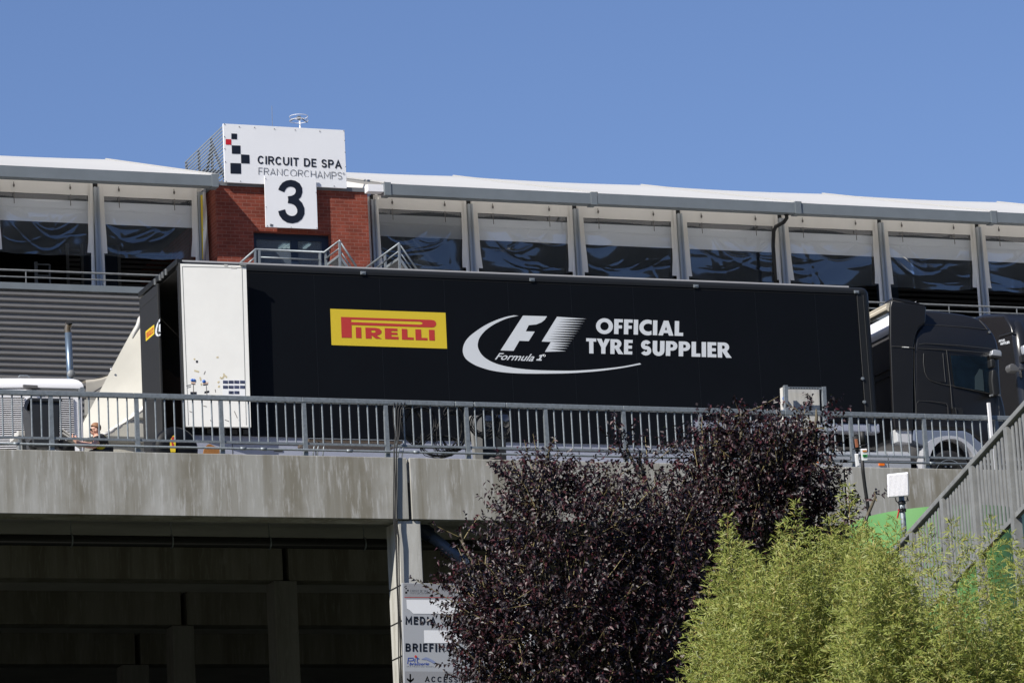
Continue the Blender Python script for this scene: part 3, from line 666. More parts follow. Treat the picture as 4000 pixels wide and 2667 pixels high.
# ---------------------------------------------------------------- brick block
t = thing('brick_building', 'red brick block with a navy glazed door between the two white marquees', 'building', (aY(1140, 900, YBK)[0], YBK, -.08))
xa, xb = aY(845, 850, YBK)[0], aY(1440, 880, YBK)[0]; zbt = aY(1434, 752, YBK)[2]
dx0, dx1 = aY(992, 960, YBK)[0], aY(1293, 960, YBK)[0]; dzt = aY(1140, 908, YBK)[2]
mb = MB()
mb.prism([(xa, YBK, 3), (dx0, YBK, 3), (dx0, YBK, dzt), (dx1, YBK, dzt), (dx1, YBK, 3), (xb, YBK, 3), (xb, YBK, zbt), (xa, YBK, zbt)], (0, .3, 0))
mb.box(xa, xa+.3, YBK+.3, 30, 3, zbt); mb.box(xb-.3, xb, YBK+.3, 30, 3, zbt)
mb.build('wall', M['brick'], t)
mb = MB(); mb.box(xa-.03, xb+.03, YBK-.035, 30.05, zbt, zbt+.10); mb.build('roof_edge', M['coping'], t)
rm_col = mat('room_wall', (.34, .42, .50), .7); Zc = dzt+.25
mb = MB(); mb.box(xa+.31, xb-.31, YBK+6, YBK+6.1, 7, Zc+.1); mb.box(xa+.31, xb-.31, YBK+.31, YBK+6, Zc, Zc+.1); mb.build('room', rm_col, t)
mb = MB()
for dxp in (0, 18, 36, 96):
    c = [aZ(x, y, Zc-.02) for x, y in ((1086+dxp, 968), (1098+dxp, 968), (1118+dxp, 953), (1108+dxp, 953))]; mb.prism(c, (0, 0, -.03))
mb.build('ceiling_light', M['tube'], t)
d = MB(); yf = YBK+.17
d.box(dx0+.002, dx1-.002, yf, yf+.08, dzt-.16, dzt-.002); d.box(dx0+.002, dx0+.12, yf, yf+.08, 7, dzt-.16); d.box(dx1-.18, dx1-.002, yf, yf+.08, 7, dzt-.16)
xm = aY(1150, 960, yf)[0]; d.box(xm-.09, xm+.09, yf, yf+.08, 7, dzt-.16)
do = d.build('door', M['navy'], t)
for (a, b) in ((dx0+.12, xm-.09), (xm+.09, dx1-.18)): mb = MB(); mb.box(a, b, yf+.03, yf+.04, 7, dzt-.16); mb.build('pane', M['glass'], do)
for yy in (945, 985): c = aY(1287, yy, yf); mb = MB(); mb.box(c[0]-.015, c[0]+.015, yf-.03, yf, c[2]-.08, c[2]+.08); mb.build('hinge', M['white'], do)
# ---------------------------------------------------------------- signs on the block
def board(name, quad, Y, th, label, rivets=0):
    o = aY((quad[2][0]+quad[3][0])/2, quad[2][1], Y); t = thing(name, label, 'sign', o)
    mb = MB(); mb.prism([aY(x, y, Y) for x, y in quad], (0, th, 0)); b = mb.build('panel', M['signwhite'], t, bevel=.006)
    return t
t = board('sign_board', [(871, 483), (1346, 509), (1355, 736), (879, 712)], 22.03, .05, 'big white board with checkered squares and two lines of lettering above the brick wall')
sx = lambda x, y: (700+x/2.24, 350+y/2.24)
PS = lambda Y: (lambda x, y: aY(x, y, Y))
mb = MB()
for q in (((456, 385), (506, 387), (506, 436), (456, 434)), ((459, 489), (536, 491), (536, 564), (461, 562)), ((540, 568), (614, 572), (616, 648), (542, 645)), ((447, 643), (540, 646), (542, 738), (449, 735))): mb = MB(); mb.face([aY(*sx(*p), 22.024) for p in q]); mb.build('checkered_mark', M['ink'], t)
mb = MB(); mb.face([aY(*sx(*p), 22.024) for p in ((406, 434), (455, 436), (456, 484), (407, 482))]); mb.build('red_square', M['redsq'], t)
mb = MB(); stroke_text(mb, 'CIRCUIT DE SPA', [sx(686, 650), sx(1422, 693), sx(1420, 620), sx(686, 578)], PS(22.023), .168, .13, 1.0); mb.build('lettering', M['ink'], t)
mb = MB(); stroke_text(mb, 'FRANCORCHAMPS', [sx(694, 745), sx(1426, 788), sx(1424, 725), sx(694, 683)], PS(22.023), .08, .16, 1.05); mb.build('lettering', M['inkgrey'], t)
mb = MB(); c = aY(*sx(1439, 737), 22.023); mb.tube([c+np.array([.025*math.cos(a), 0, .025*math.sin(a)]) for a in np.linspace(0, 6.283, 13)], .003, 4); mb.build('lettering', M['inkgrey'], t)
mb = MB()
for p in ((397, 303), (525, 326), (659, 333), (833, 345), (1015, 354), (1230, 366), (1440, 362), (1448, 447), (1452, 550), (1456, 676), (396, 413), (398, 518), (403, 632), (409, 803), (536, 803), (1356, 845)):
    mb.tube([aY(*sx(*p), 22.027), aY(*sx(*p), 22.018)], .013, 6)
mb.build('rivet', M['coping'], t)
fr = MB(); bl, br_ = aY(872, 600, 22.05)[0], aY(1350, 600, 22.05)[0]; zt_, zb_ = aY(871, 487, 22.05)[2], aY(879, 715, 22.05)[2]
for k in range(17):
    z = zb_+.05+(zt_-zb_-.08)*k/16; fr.bar((bl+.03, 22.1, z), (bl+.03, 25.4, z), .012, .038)
fr.build('louvre_screen', M['galv'], t)
fr = MB()
for yy in (22.15, 23.2, 24.3, 25.4): fr.box(bl+.05, bl+.10, yy, yy+.05, zbt, zt_-.02)
for a, b in ((22.15, 23.2), (24.3, 23.2)): fr.bar((bl+.08, a, zbt+.1), (bl+.08, b, zt_-.15), .05, .05)
fr.bar((bl+.08, 22.2, zt_-.6), (br_-.1, 22.2, zt_-.6), .05, .08); fr.bar((bl+.08, 24.1, zt_-.6), (br_-.1, 24.1, zt_-.6), .05, .08)
for x in (bl+1, bl+2, br_-.1): fr.box(x, x+.05, 22.15, 22.2, zbt, zt_-.05); fr.bar((x, 22.21, zt_-.1), (x, 24.4, zbt+.1), .05, .05)
fr.build('frame', M['coping'], t)
t = board('number_board', [(1032.6, 685.7), (1234.8, 693.5), (1242, 895.5), (1038, 887)], 21.95, .03, 'square white board with a large black 3 hung on the brick wall')
mb = MB(); U = lambda p: (p[0], p[1])
fl = lambda x, y, z: aY(*sx(x, y), 21.944)+np.array([0, -z, 0])
up = [(893, 888), (904, 861), (922, 838), (948, 824), (976, 820), (1006, 826), (1032, 842), (1047, 868), (1049, 896), (1040, 924), (1018, 946), (990, 958), (954, 964)]
lo_ = [(954, 963), (990, 968), (1022, 982), (1048, 1008), (1064, 1044), (1064, 1082), (1049, 1112), (1022, 1132), (988, 1139), (954, 1133), (924, 1114), (905, 1088), (896, 1056)]
stroke(mb, up, 58, fl, 0); stroke(mb, lo_, 63, fl, .0006); mb.build('lettering', M['ink'], t)
mb = MB(); mb.face([aY(*sx(*p), 21.944) for p in ((797, 1174), (823, 1180), (819, 1200), (793, 1194))]); mb.build('sticker', M['inkgrey'], t)
mb = MB()
for p in ((757, 780), (760, 1028), (770, 1190), (980, 1205), (1205, 1212), (1197, 900)): mb.tube([aY(*sx(*p), 21.947), aY(*sx(*p), 21.938)], .011, 6)
mb.build('rivet', M['coping'], t)
# antennas above the board
c = aY(1176, 497, 22.4); t = thing('loop_antenna', 'small antenna with two horizontal hoops above the big white sign board', 'antenna', c)
h = aY(1170, 463, 22.4); mb = MB(); mb.tube([c-np.array([0, 0, 1.6]), h+np.array([0, 0, .05])], .02, 8); mb.build('mast', M['white'], t, smooth=True)
for dz in (.04, -.06):
    mb = MB(); mb.tube([(h[0]-.02+.225*math.cos(a), 22.4+.225*math.sin(a), h[2]+dz) for a in np.linspace(0, 2*math.pi, 33)], .008, 6, cap=False); mb.build('hoop', M['white'], t, smooth=True)
mb = MB()
for a in (.1, 3.2): mb.tube([(h[0]-.02, 22.4, h[2]+.05), (h[0]-.02+.225*math.cos(a), 22.4+.225*math.sin(a), h[2]-.09)], .012, 6)
mb.box(h[0]-.05, h[0]+.02, 22.36, 22.44, h[2]-.03, h[2]+.05); mb.build('bracket', M['galvd'], t)
c = aY(1061, 495, 22.3); tp = aY(1062, 414, 22.3); mb = MB(); mb.tube([(c[0], 22.3, c[2]-1.4), (tp[0], 22.3, tp[2])], .009, 6, r1=.005); tag(mb.build('whip_antenna', M['galvd'], org=(c[0], 22.3, c[2]-1.4)), 'thin upright whip antenna above the big white sign board', 'antenna')
# stair railings in front of the block
cx = lambda x, y: (950+x/3.136, 850+y/3.136)
def stair_rail(label, main, low, posts_, tri, Y, Ya):
    def pt(p, ap): return aY(*cx(*p), Ya if ap else Y)
    t = thing('stair_railing', label, 'railing', pt(posts_[0][1], 0))
    mb = MB(); mb.tube([pt(p, k) for p, k in main], .028, 8); mb.build('handrail', M['galv'], t, smooth=True)
    for l in low: mb = MB(); mb.tube([pt(p, k) for p, k in l], .02, 7); mb.build('mid_rail', M['galv'], t, smooth=True)
    for a, b, k in posts_: mb = MB(); mb.bar(pt(a, k), pt(b, k), .05, .05, (0, 1, 0)); mb.build('post', M['galv'], t)
    for q, k in tri:
        mb = MB(); mb.prism([pt(p, kk) for p, kk in zip(q, k)], (0, .02, 0)); mb.build('stair_side', mat('perforated_steel', (.20, .20, .20), .6, .3, var=.5, scale=60), t)
        mb = MB(); mb.bar(pt(q[0], k[0]), pt(q[1], k[1]), .04, .06); mb.bar(pt(q[1], k[1]), pt(q[2], k[2]), .04, .06); mb.build('stringer', M['galv'], t)
stair_rail('galvanised balcony railing before the navy door, rising to a stair peak', [((-40, 560), 0), ((150, 390), 0), ((990, 425), 0), ((1178, 285), 1), ((1385, 600), 1)],
    [[((200, 485), 0), ((940, 518), 0)], [((60, 560), 0), ((150, 485), 0)], [((1010, 505), 0), ((1172, 382), 1), ((1325, 610), 1)]],
    [((145, 395), (145, 600), 0), ((195, 400), (198, 600), 0), ((937, 425), (942, 620), 0), ((1010, 425), (1016, 620), 0), ((1180, 290), (1186, 620), 1)],
    [(((1035, 575), (1175, 470), (1280, 610)), (0, 1, 1))], 20.6, 19.9)
stair_rail('galvanised stair railing peak in front of the right marquee, just right of the bricks', [((1500, 620), 0), ((1908, 315), 1), ((2130, 640), 1)], [[((1640, 610), 0), ((1910, 410), 1), ((2070, 640), 1)]],
    [((1735, 455), (1745, 640), 0), ((1908, 320), (1918, 640), 1)], [(((1760, 605), (1912, 500), (2010, 640)), (0, 1, 1))], 20.6, 19.9)
# yellow strap and loose white flap between the left marquee and the bricks
e = bpy.data.objects['marquee_tent']
mb = MB(); P_ = []
for i in range(10):
    v = i/9; a = aY(783+.018*0+7*v, 762+250*v, YT-.16); P_.append([a, a+np.array([.055, -.02, 0])])
mb.grid(P_); mb.build('yellow_strap', M['yellow'], e)
mb = MB(); P_ = []
for i in range(10):
    v = i/9; P_.append([aY(792+2*v+q*(10+6*math.sin(v*4)), 752+265*v, YT-.2-.03*math.sin(q*3+v*8)) for q in (0, .5, 1)])
mb.grid(P_); mb.build('canvas_flap', M['canvas'], e, smooth=True)
# ================================================================= TRAILER
def aP(px, py, p, n): d = ray(px, py); n = np.array(n, float); return CAM+d*(np.dot(np.array(p)-CAM, n)/np.dot(d, n))
ZB, ZT, TL = .85, 4.0, 13.6
DK = -.08
tr = thing('box_trailer', 'long black box trailer with yellow tyre-maker logo and white race logo, rear door folded open', 'trailer', (TL/2, 1.25, DK))
xs = aY(2705, 1630, 0)[0]; zs = aY(2705, 1634, 0)[2]
mb = MB(); mb.prism([(.03, 0, ZB), (xs, 0, ZB), (xs, 0, zs), (TL-.28, 0, zs), (TL-.28, 0, ZT-.15), (.03, 0, ZT-.15)], (0, .05, 0))
side = mb.build('side_panel', M['black'], tr)
mb = MB(); mb.box(.03, TL-.1, 2.45, 2.5, ZB, ZT-.05); mb.box(.1, TL-.1, .06, 2.44, ZB, ZB+.05); mb.box(.07, TL-.1, .06, 2.44, ZT-.10, ZT-.06); mb.box(TL-.06, TL, .1, 2.4, zs, ZT-.1); mb.build('shell', mat('trailer_inner_lining', (.05, .048, .044), .7), tr)
# rounded top rail
def railprof(x):
    pts = [(x, -.012, ZT-.15)]
    for i in range(8):
        a = math.pi-i*math.pi/2/7; pts.append((x, .10+.112*math.cos(a), ZT-.11+.105*math.sin(a)))
    pts += [(x, .2, ZT-.005), (x, .2, ZT-.15)]; return pts
mb = MB(); mb.prism(railprof(.0), (TL-.16, 0, 0)); rail = mb.build('top_rail', M['blackrail'], tr, smooth=False)
for p in rail.data.polygons: p.use_smooth = len(p.vertices) == 4
mb = MB(); mb.box(.05, TL-.42, .045, 2.46, ZT-.02, ZT+.010); mb.build('roof', mat('grey_white_roof', (.42, .42, .43), .5), tr)
mb = MB(); mb.box(.05, TL-.3, -.003, .02, ZT-.185, ZT-.178); mb.build('groove', M['dark'], tr)
for k in range(1, 11): mb = MB(); mb.box(.03+1.24*k-.004, .03+1.24*k+.004, -.0022, .001, ZB+.01 if .03+1.24*k < xs else zs+.01, ZT-.19); mb.build('panel_joint', mat('panel_joint', (.0055, .0065, .008), .4), tr)
for (x, y) in ((1418, 1067), (2078, 1093), (2718, 1118), (3345, 1141)):
    c = aY(x, y, -.01); mb = MB(); mb.box(c[0]-.05, c[0]+.05, -.03, .0, c[2]-.03, c[2]+.03); mb.box(c[0]-.03, c[0]+.03, -.038, -.03, c[2]-.012, c[2]+.012); mb.build('latch', M['galv'], tr, bevel=.006)
# rounded front corner post
xc = TL-.28
def cprof(z): 
    pts = [(xc, -.006, z), (xc+.12, -.006, z)]
    for i in range(8): a = -math.pi/2+i*math.pi/2/7; pts.append((TL-.14+.14*math.cos(a), .134+.14*math.sin(a), z))
    pts += [(TL, .3, z), (xc, .3, z)]; return pts
mb = MB(); mb.prism(cprof(zs-.0), (0, 0, ZT-.12-zs)); cp = mb.build('corner_post', M['blackrail'], tr)
for p in cp.data.polygons: p.use_smooth = len(p.vertices) == 4
mb = MB(); mb.ell((TL-.15, .14, ZT-.13), (.15, .15, .135), 16, 10); mb.build('corner_cap', M['blackrail'], tr, smooth=True)
mb = MB(); mb.box(xc-.012, xc+.0, -.012, .0, zs, ZT-.17); mb.box(xc+.115, xc+.125, -.012, .0, zs, ZT-.17); mb.build('trim', M['seam'], tr)
for (x, y) in ((3369, 1479), (3376, 1570)):
    c = aY(x, y, -.01); mb = MB(); mb.tube([(c[0], -.005, c[2]), (c[0], -.03, c[2])], .032, 12); mb.tube([(c[0], -.03, c[2]), (c[0], -.042, c[2])], .018, 6); mb.build('bolt', M['galv'], tr)
# lower skirts
x0 = aY(722, 1720, .03)[0]
mb = MB(); mb.box(x0+.12, xs, .035, .10, .08, ZB-.004); sk = mb.build('skirt', M['skirt'], tr, bevel=.008)
mb = MB()
for q in (908, 1232, 1830, 2260): x = aY(q, 1740, .03)[0]; mb.box(x-.004, x+.004, .028, .04, .1, ZB-.15)
a, b = aY(908, 1722, .03)[0], aY(2640, 1745, .03)[0]; mb.box(a, b, .028, .04, ZB-.155, ZB-.148); mb.build('locker_gap', M['dark'], sk)
mb = MB(); mb.box(aY(1070, 1760, .03)[0], aY(1104, 1760, .03)[0], .02, .04, aY(1080, 1762, .03)[2], aY(1080, 1757, .03)[2]+.02); mb.build('locker_handle', M['rubber'], sk)
mb = MB()
for q in (731, 741): x = aY(q, 1720, .0)[0]; mb.box(x-.016, x+.016, -.01, .03, .05, ZB-.01)
mb.build('corner_trim', M['white'], tr)
za, zc_ = aY(3420, 1650, .02)[2], aY(3420, 1689, .02)[2]; xe = aY(3438, 1670, .02)[0]
mb = MB(); mb.box(xs+.01, xe, .02, .3, zc_, zs-.005); gs = mb.build('front_skirt', M['skirt'], tr, bevel=.03)
x = aY(3394, 1670, .02)[0]; mb = MB(); mb.box(x-.025, x+.01, .0, .02, zc_, zs-.01); mb.build('strap', M['galv'], gs)
mb = MB(); mb.box(.4, xs, .3, 2.2, .1, ZB-.01); mb.box(xs, TL-.4, .5, 2.0, zc_+.02, zs-.01); mb.build('chassis', M['dark'], tr)
# rear end
mb = MB(); mb.box(-.05, .06, -.02, 2.52, ZT-.09, ZT+.012); hd = mb.build('rear_header', M['blackrail'], tr, bevel=.01)
mb = MB()
for yy in (.62, .84, 1.02, 1.35): mb.box(-.075, -.045, yy-.02, yy+.02, ZT-.13, ZT-.02)
mb.build('hinge', M['galvd'], hd)
mb = MB(); mb.box(-.02, .05, .0, .06, ZB-.05, ZT-.09); mb.build('rear_post', M['blackdoor'], tr)
mb = MB(); mb.box(-.045, -.005, 1.24, 2.49, .25, ZT-.13); fd = mb.build('closed_door', M['blackdoor'], tr, bevel=.008)
mb = MB(); mb.box(-.052, -.046, 1.24, 1.262, .25, ZT-.13); mb.box(-.052, -.046, 1.262, 2.49, ZT-.32, ZT-.314); mb.build('edge_trim', M['seam'], fd)
def pirelli(f, mr, my=None, zz=.003):
    mb = MB()
    K = [[(295, 308), (1085, 334), (1110, 338), (1124, 351), (1129, 369), (1123, 386), (1109, 397), (1088, 400), (388, 378), (390, 491), (301, 489)],
         [(424, 398), (472, 400), (475, 494), (427, 492)],
         [(678, 406), (788, 410), (789, 433), (735, 431), (736, 444), (789, 446), (790, 466), (736, 464), (737, 480), (798, 482), (799, 505), (681, 501)],
         [(826, 412), (875, 414), (878, 486), (931, 488), (932, 509), (829, 506)], [(945, 416), (996, 418), (999, 491), (1051, 492), (1052, 513), (949, 510)],
         [(1064, 420), (1114, 422), (1117, 515), (1068, 513)]]
    H = [[(384, 330), (985, 349), (1003, 355), (1010, 364), (1003, 373), (986, 376), (384, 353)]]
    mb.poly([f(*p) for p in K[0]], [[f(*p) for p in H[0]]])
    mb.poly([f(*p) for p in [(508, 401), (600, 404), (632, 411), (650, 428), (649, 450), (632, 464), (607, 470), (652, 500), (600, 498), (563, 470), (564, 498), (512, 496)]], [[f(*p) for p in [(560, 425), (588, 426), (599, 434), (597, 442), (586, 446), (562, 445)]]])
    for k in K[1:]: mb.poly([f(*p) for p in k])
    return mb
s4 = lambda x, y, Y=-.0075: aY(1200+x/2.24, 1100+y/2.24, Y)
mb = MB(); mb.face([s4(*p, -.0045) for p in ((201, 237), (1210, 272), (1224, 586), (213, 554))]); lg = mb.build('logo_panel', M['yellow'], tr)
pirelli(s4, None).build('lettering', M['red'], lg)
qd = [(215, 1080), (320, 995), (322, 1110), (219, 1200)]; s6 = lambda x, y, X=-.05: aX(500+x/3.136, 950+y/3.136, X)
mb = MB(); mb.face([s6(*p, -.048) for p in qd]); lg2 = mb.build('logo_panel', M['yellow'], fd)
c_ = [s6(*p, -.051) for p in (qd[3], qd[2], qd[1], qd[0])]
def fq(x, y):
    u = (x-205)/1015; v = 1-(y-237-.034*(x-201))/317; return c_[0]*(1-u)*(1-v)+c_[1]*u*(1-v)+c_[2]*u*v+c_[3]*(1-u)*v
pirelli(fq, None).build('lettering', M['red'], lg2)
mb = MB(); mb.poly([s6(*p, -.048) for p in [(390, 925), (372, 945), (350, 1000), (335, 1060), (333, 1100), (345, 1130), (370, 1142), (395, 1130), (396, 1105), (380, 1118), (362, 1112), (352, 1085), (358, 1040), (372, 985), (392, 950)]])
mb.poly([s6(*p, -.048) for p in [(380, 1000), (396, 985), (396, 1090), (378, 1075), (366, 1085)]]); mb.build('race_logo', M['vwhite'], fd)
# race logo on the long side
s5 = lambda x, y, Y=-.0045: aY(1700+x/1.96, 1100+y/1.96, Y)
def smooth(pts, n=4):
    out = []; k = len(pts); p = [np.array(q, float) for q in pts]
    for i in range(k-1):
        a, b, c, d = p[max(i-1, 0)], p[i], p[i+1], p[min(i+2, k-1)]
        for j in range(n):
            t_ = j/n; out.append(tuple(.5*((2*b)+(c-a)*t_+(2*a-5*b+4*c-d)*t_**2+(3*b-a-3*c+d)*t_**3)))
    return out+[tuple(p[-1])]
outer = smooth([(600, 258), (540, 270), (460, 297), (380, 335), (300, 388), (250, 432), (222, 475), (211, 520), (217, 560), (240, 595), (290, 630), (350, 656), (440, 681), (560, 697), (700, 703), (880, 703), (1050, 699), (1250, 684), (1430, 660), (1577, 632)])
inner = smooth([(1567, 623), (1430, 649), (1250, 669), (1080, 680), (960, 681), (820, 678), (700, 671), (580, 655), (470, 628), (392, 590), (348, 547), (327, 500), (329, 458), (345, 420), (380, 378), (430, 339), (490, 306), (560, 278), (637, 261)])
mb = MB(); nO = min(len(outer), 60)
def resamp(pl, n):
    pl = [np.array(q) for q in pl]; L = [0]
    for i in range(1, len(pl)): L.append(L[-1]+np.linalg.norm(pl[i]-pl[i-1]))
    out = []
    for k in range(n):
        s = L[-1]*k/(n-1); i = max(1, min(len(L)-1, int(np.searchsorted(L, s)))); f = (s-L[i-1])/(L[i]-L[i-1]+1e-9); out.append(pl[i-1]*(1-f)+pl[i]*f)
    return out
mb.poly([s5(*p) for p in outer+inner]); rl_ = mb.build('race_logo', M['vwhite'], tr)
mb = MB(); mb.poly([s5(*p) for p in [(672, 260), (856, 265), (838, 292), (812, 312), (775, 327), (735, 331), (716, 333), (693, 380), (762, 382), (716, 455), (645, 452), (600, 529), (500, 526)]]); mb.build('letter_mark', M['vwhite'], rl_)
tips = [(1160, 285), (1147, 303), (1135, 322), (1122, 341), (1110, 360), (1099, 379), (1086, 397), (1075, 416), (1063, 435), (1051, 453), (1038, 472), (1027, 491), (1014, 510), (1002, 531)]
val = [(948, 290), (938, 308), (928, 327), (917, 345), (905, 364), (893, 383), (882, 401), (870, 420), (858, 438), (868, 457), (897, 478), (886, 496), (875, 515)]
edge = [(933, 268)]
for i, tp_ in enumerate(tips):
    edge.append(tp_)
    if i < len(val): edge.append(val[i])
mb = MB(); mb.poly([s5(*p) for p in edge+[(840, 537), (885, 461), (815, 458)]]); mb.build('letter_mark', M['vwhite'], rl_)
mb = MB(); font_text(mb, 'Formula', [(1933, 1404), (2082, 1411), (2092, 1383), (1942, 1378)], PS(-.0045), .28, .013); mb.poly([s5(*p) for p in [(772, 602), (778, 592), (792, 592), (806, 570), (794, 573), (798, 563), (822, 557), (826, 559), (806, 594), (818, 596), (812, 605)]]); mb.build('lettering', M['vwhite'], tr)
mb = MB(); c = s5(836, 566); mb.tube([c+np.array([.02*math.cos(a), 0, .02*math.sin(a)]) for a in np.linspace(0, 6.283, 11)], .006, 4); mb.build('lettering', M['vwhite'], tr)
p5 = lambda x, y: (1700+x/1.96, 1100+y/1.96)
mb = MB(); heavy_text(mb, 'OFFICIAL', [p5(1230, 396), p5(1898, 416), p5(1900, 303), p5(1232, 281)], PS(-.0045), .075); mb.build('lettering', M['vwhite'], tr)
mb = MB(); heavy_text(mb, 'TYRE', [p5(1158, 548), p5(1508, 557), p5(1512, 446), p5(1156, 432)], PS(-.0045), .03); mb.build('lettering', M['vwhite'], tr)
mb = MB(); heavy_text(mb, 'SUPPLIER', [p5(1572, 561), p5(2270, 583), p5(2268, 467), p5(1575, 449)], PS(-.0045), .085); mb.build('lettering', M['vwhite'], tr)
# opened white door
DP, DN = (0, -.07, 0), (.165, 1, 0)
aDr = lambda x, y: aP(x, y, DP, DN)
off = np.array([.165, 1, 0.])/math.hypot(.165, 1)*.065
mb = MB(); dq = [(703, 1030), (962, 1038), (981, 1668), (725, 1666)]; mb.prism([aDr(*p) for p in dq], off); dr = mb.build('door', M['whitedoor'], tr, bevel=.006)
fwd_ = -off/np.linalg.norm(off)
def strip(mb, pts, w_, dz=.003):   # thin ribbons on the door
    c = [aDr(*p)+fwd_*dz for p in pts]; 
    for i in range(len(c)-1):
        d_ = c[i+1]-c[i]; d_ /= np.linalg.norm(d_); s_ = np.cross(d_, fwd_)*w_/2; mb.face([c[i]-s_, c[i+1]-s_, c[i+1]+s_, c[i]+s_])
mb = MB(); strip(mb, [(736, 1660), (712, 1041), (945, 1046), (962, 1660)], .008, .004); mb.build('inset_line', M['greybox'], dr)
mb = MB(); e = [aDr(*p)+fwd_*.003 for p in ((697, 1026), (703, 1026), (725, 1668), (719, 1668))]; mb.prism(e, off*.9); mb.build('edge_seal', M['seam'], dr)
c7 = lambda x, y: (500+x/2.94, 1350+y/2.94)
def decal(mb, pts, dz=.003): mb.face([aDr(*c7(*p))+fwd_*dz for p in pts])
def rect(x0, y0, x1, y1, r=0): return [(x0, y0+r), (x1, y0-r), (x1, y1-r), (x0, y1+r)]
mb = MB(); decal(mb, rect(1085, 390, 1352, 574, -2)); po = mb.build('poster', M['signwhite'], dr)
mb = MB()
for r_, (y0, xs_) in enumerate(((400, (1090, 1155, 1220, 1286)), (458, (1090, 1155, 1220, 1286)), (520, (1156, 1221)))):
    for x in xs_: decal(mb, rect(x, y0, x+58, y0+36, -1), .005)
mb.build('photo', mat('dark_blue_photos', (.05, .06, .11), .4, var=.9, scale=14), po)
for q in (rect(780, 170, 803, 196), rect(716, 530, 788, 557), rect(877, 520, 932, 543, 5), rect(862, 443, 918, 453, 4), rect(727, 437, 772, 445, -3), rect(668, 452, 722, 460, 5), rect(676, 474, 722, 480, 5)): mb = MB(); decal(mb, q); mb.build('magnet', M['ink'], dr)
mb = MB(); decal(mb, rect(722, 418, 774, 436, -3)); decal(mb, rect(858, 420, 920, 440, 4)); mb.build('paper_tag', mat('peach_paper', (.62, .45, .36), .6), dr)
mb = MB(); mb.ell(aDr(*c7(740, 396)), (.035, .02, .028)); mb.ell(aDr(*c7(762, 397)), (.028, .02, .026)); mb.ell(aDr(*c7(873, 410)), (.034, .02, .032)); mb.build('clip', M['blue'], dr, smooth=True)
mb = MB()
for p in (((750, 446), (753, 590)), ((898, 456), (907, 590)), ((888, 292), (872, 330)), ((1000, 500), (1006, 535)), ((705, 752), (720, 758), (745, 768)), ((945, 850), (955, 870), (975, 878)), ((1220, 750), (1255, 830)), ((1275, 850), (1278, 870)), ((865, 690), (905, 700)), ((1385, 890), (1400, 910)), ((960, 855), (958, 880)), ((1110, 850), (1160, 868))):
    strip(mb, [c7(*q) for q in p], .012)
mb.build('scuff', mat('scuff_marks', (.16, .15, .14), .7), dr)
mb = MB()
for p in (((760, 285), (815, 300)), ((826, 360), (834, 400)), ((1055, 362), (1080, 380), (1105, 345), (1098, 318)), ((1115, 340), (1135, 368)), ((1028, 425), (1050, 410)), ((1035, 478), (1052, 458)), ((838, 430), (845, 455)), ((1015, 135), (1040, 132)), ((755, 160), (770, 150))):
    strip(mb, [c7(*q) for q in p], .028)
mb.build('tape_residue', mat('old_tape', (.58, .50, .32), .6), dr)
mb = MB(); strip(mb, [(875, 1036), (889, 1037)], .03, .006); strip(mb, [(901, 1045), (924, 1046)], .028, .006); mb.build('plate', M['cabinet'], dr)
mb = MB(); p_ = [aDr(*q)+fwd_*.006 for q in ((931, 1030), (962, 1031), (961, 1040), (938, 1038))]; mb.prism(p_, fwd_*.03); mb.build('hook', M['galvd'], dr)
z = aY(830, 1680, .0)[2]
for q in (820, 870, 915, 960): x = aY(q, 1680, 0)[0]; mb = MB(); mb.box(x-.05, x+.05, -.02, .04, z-.06, z+.02); mb.build('under_door_latch', M['seam'], tr)
# load inside
mb = MB(); mb.prism([aY(x, y, 1.7) for x, y in ((632, 1444), (655, 1436), (672, 1452), (690, 1470), (712, 1470), (740, 1750), (635, 1750))], (0, .7, 0)); tag(mb.build('carton_stack', M['brown'], org=aY(690, 1750, 1.7), bevel=.02), 'brown load stacked in the dark open rear of the black trailer', 'cartons')
# ================================================================= TRACTOR UNIT
t5 = lambda x, y, Y=.0: aY(3300+x/2.24, 1150+y/2.24, Y)
tk = thing('truck_tractor', 'matt black truck tractor coupled to the black trailer, silver wheel arch below', 'truck', (15.2, 1.25, DK))
cabp = [(606, 1185), (606, 470), (622, 360), (655, 285), (712, 250), (718, 105), (860, 112), (1000, 130), (1100, 148), (1180, 172), (1230, 200), (1266, 238), (1300, 290), (1330, 345), (1350, 400), (1362, 470), (1368, 560), (1375, 700), (1388, 880), (1420, 960), (1440, 1060), (1446, 1200), (1440, 1330), (1215, 1310), (1150, 1262), (1105, 1218), (1050, 1192)]
zq = t5(700, 430)[2]; clean = lambda x, z: .30*max(0, (z-zq)/.75)**1.6+.10*max(0, (x-16.0)/.35)**2
cabr = resamp(cabp+[cabp[0]], 70)[:-1]
mb = MB(); rounded_prism(mb, [(t5(x, y, .03)[0], t5(x, y, .03)[2]) for x, y in cabr], .02, 2.48, .07, 5, clean); cab = mb.build('cab', M['cab'], tk, smooth=True)
for p_ in cab.data.polygons: p_.use_smooth = p_.area < .5
dfl = [(440, 1180), (424, 1060), (410, 700), (397, 330), (398, 110), (412, 52), (560, 78), (716, 104), (709, 250), (652, 285), (619, 360), (603, 470), (603, 1185)]
for yy in (.0, 2.42):
    P_ = [t5(x, y, .0)+np.array([0, yy, 0]) for x, y in dfl]; mb = MB(); mb.prism(P_, (0, .08, 0)); mb.build('side_deflector', M['cab'], tk, bevel=.03, seg=3)
mb = MB(); mb.prism([t5(x, y, .05) for x, y in ((415, 28), (560, 50), (700, 92), (690, 104), (412, 50))], (0, .3, 0)); mb.build('roof_spoiler', M['cab'], tk, bevel=.01)
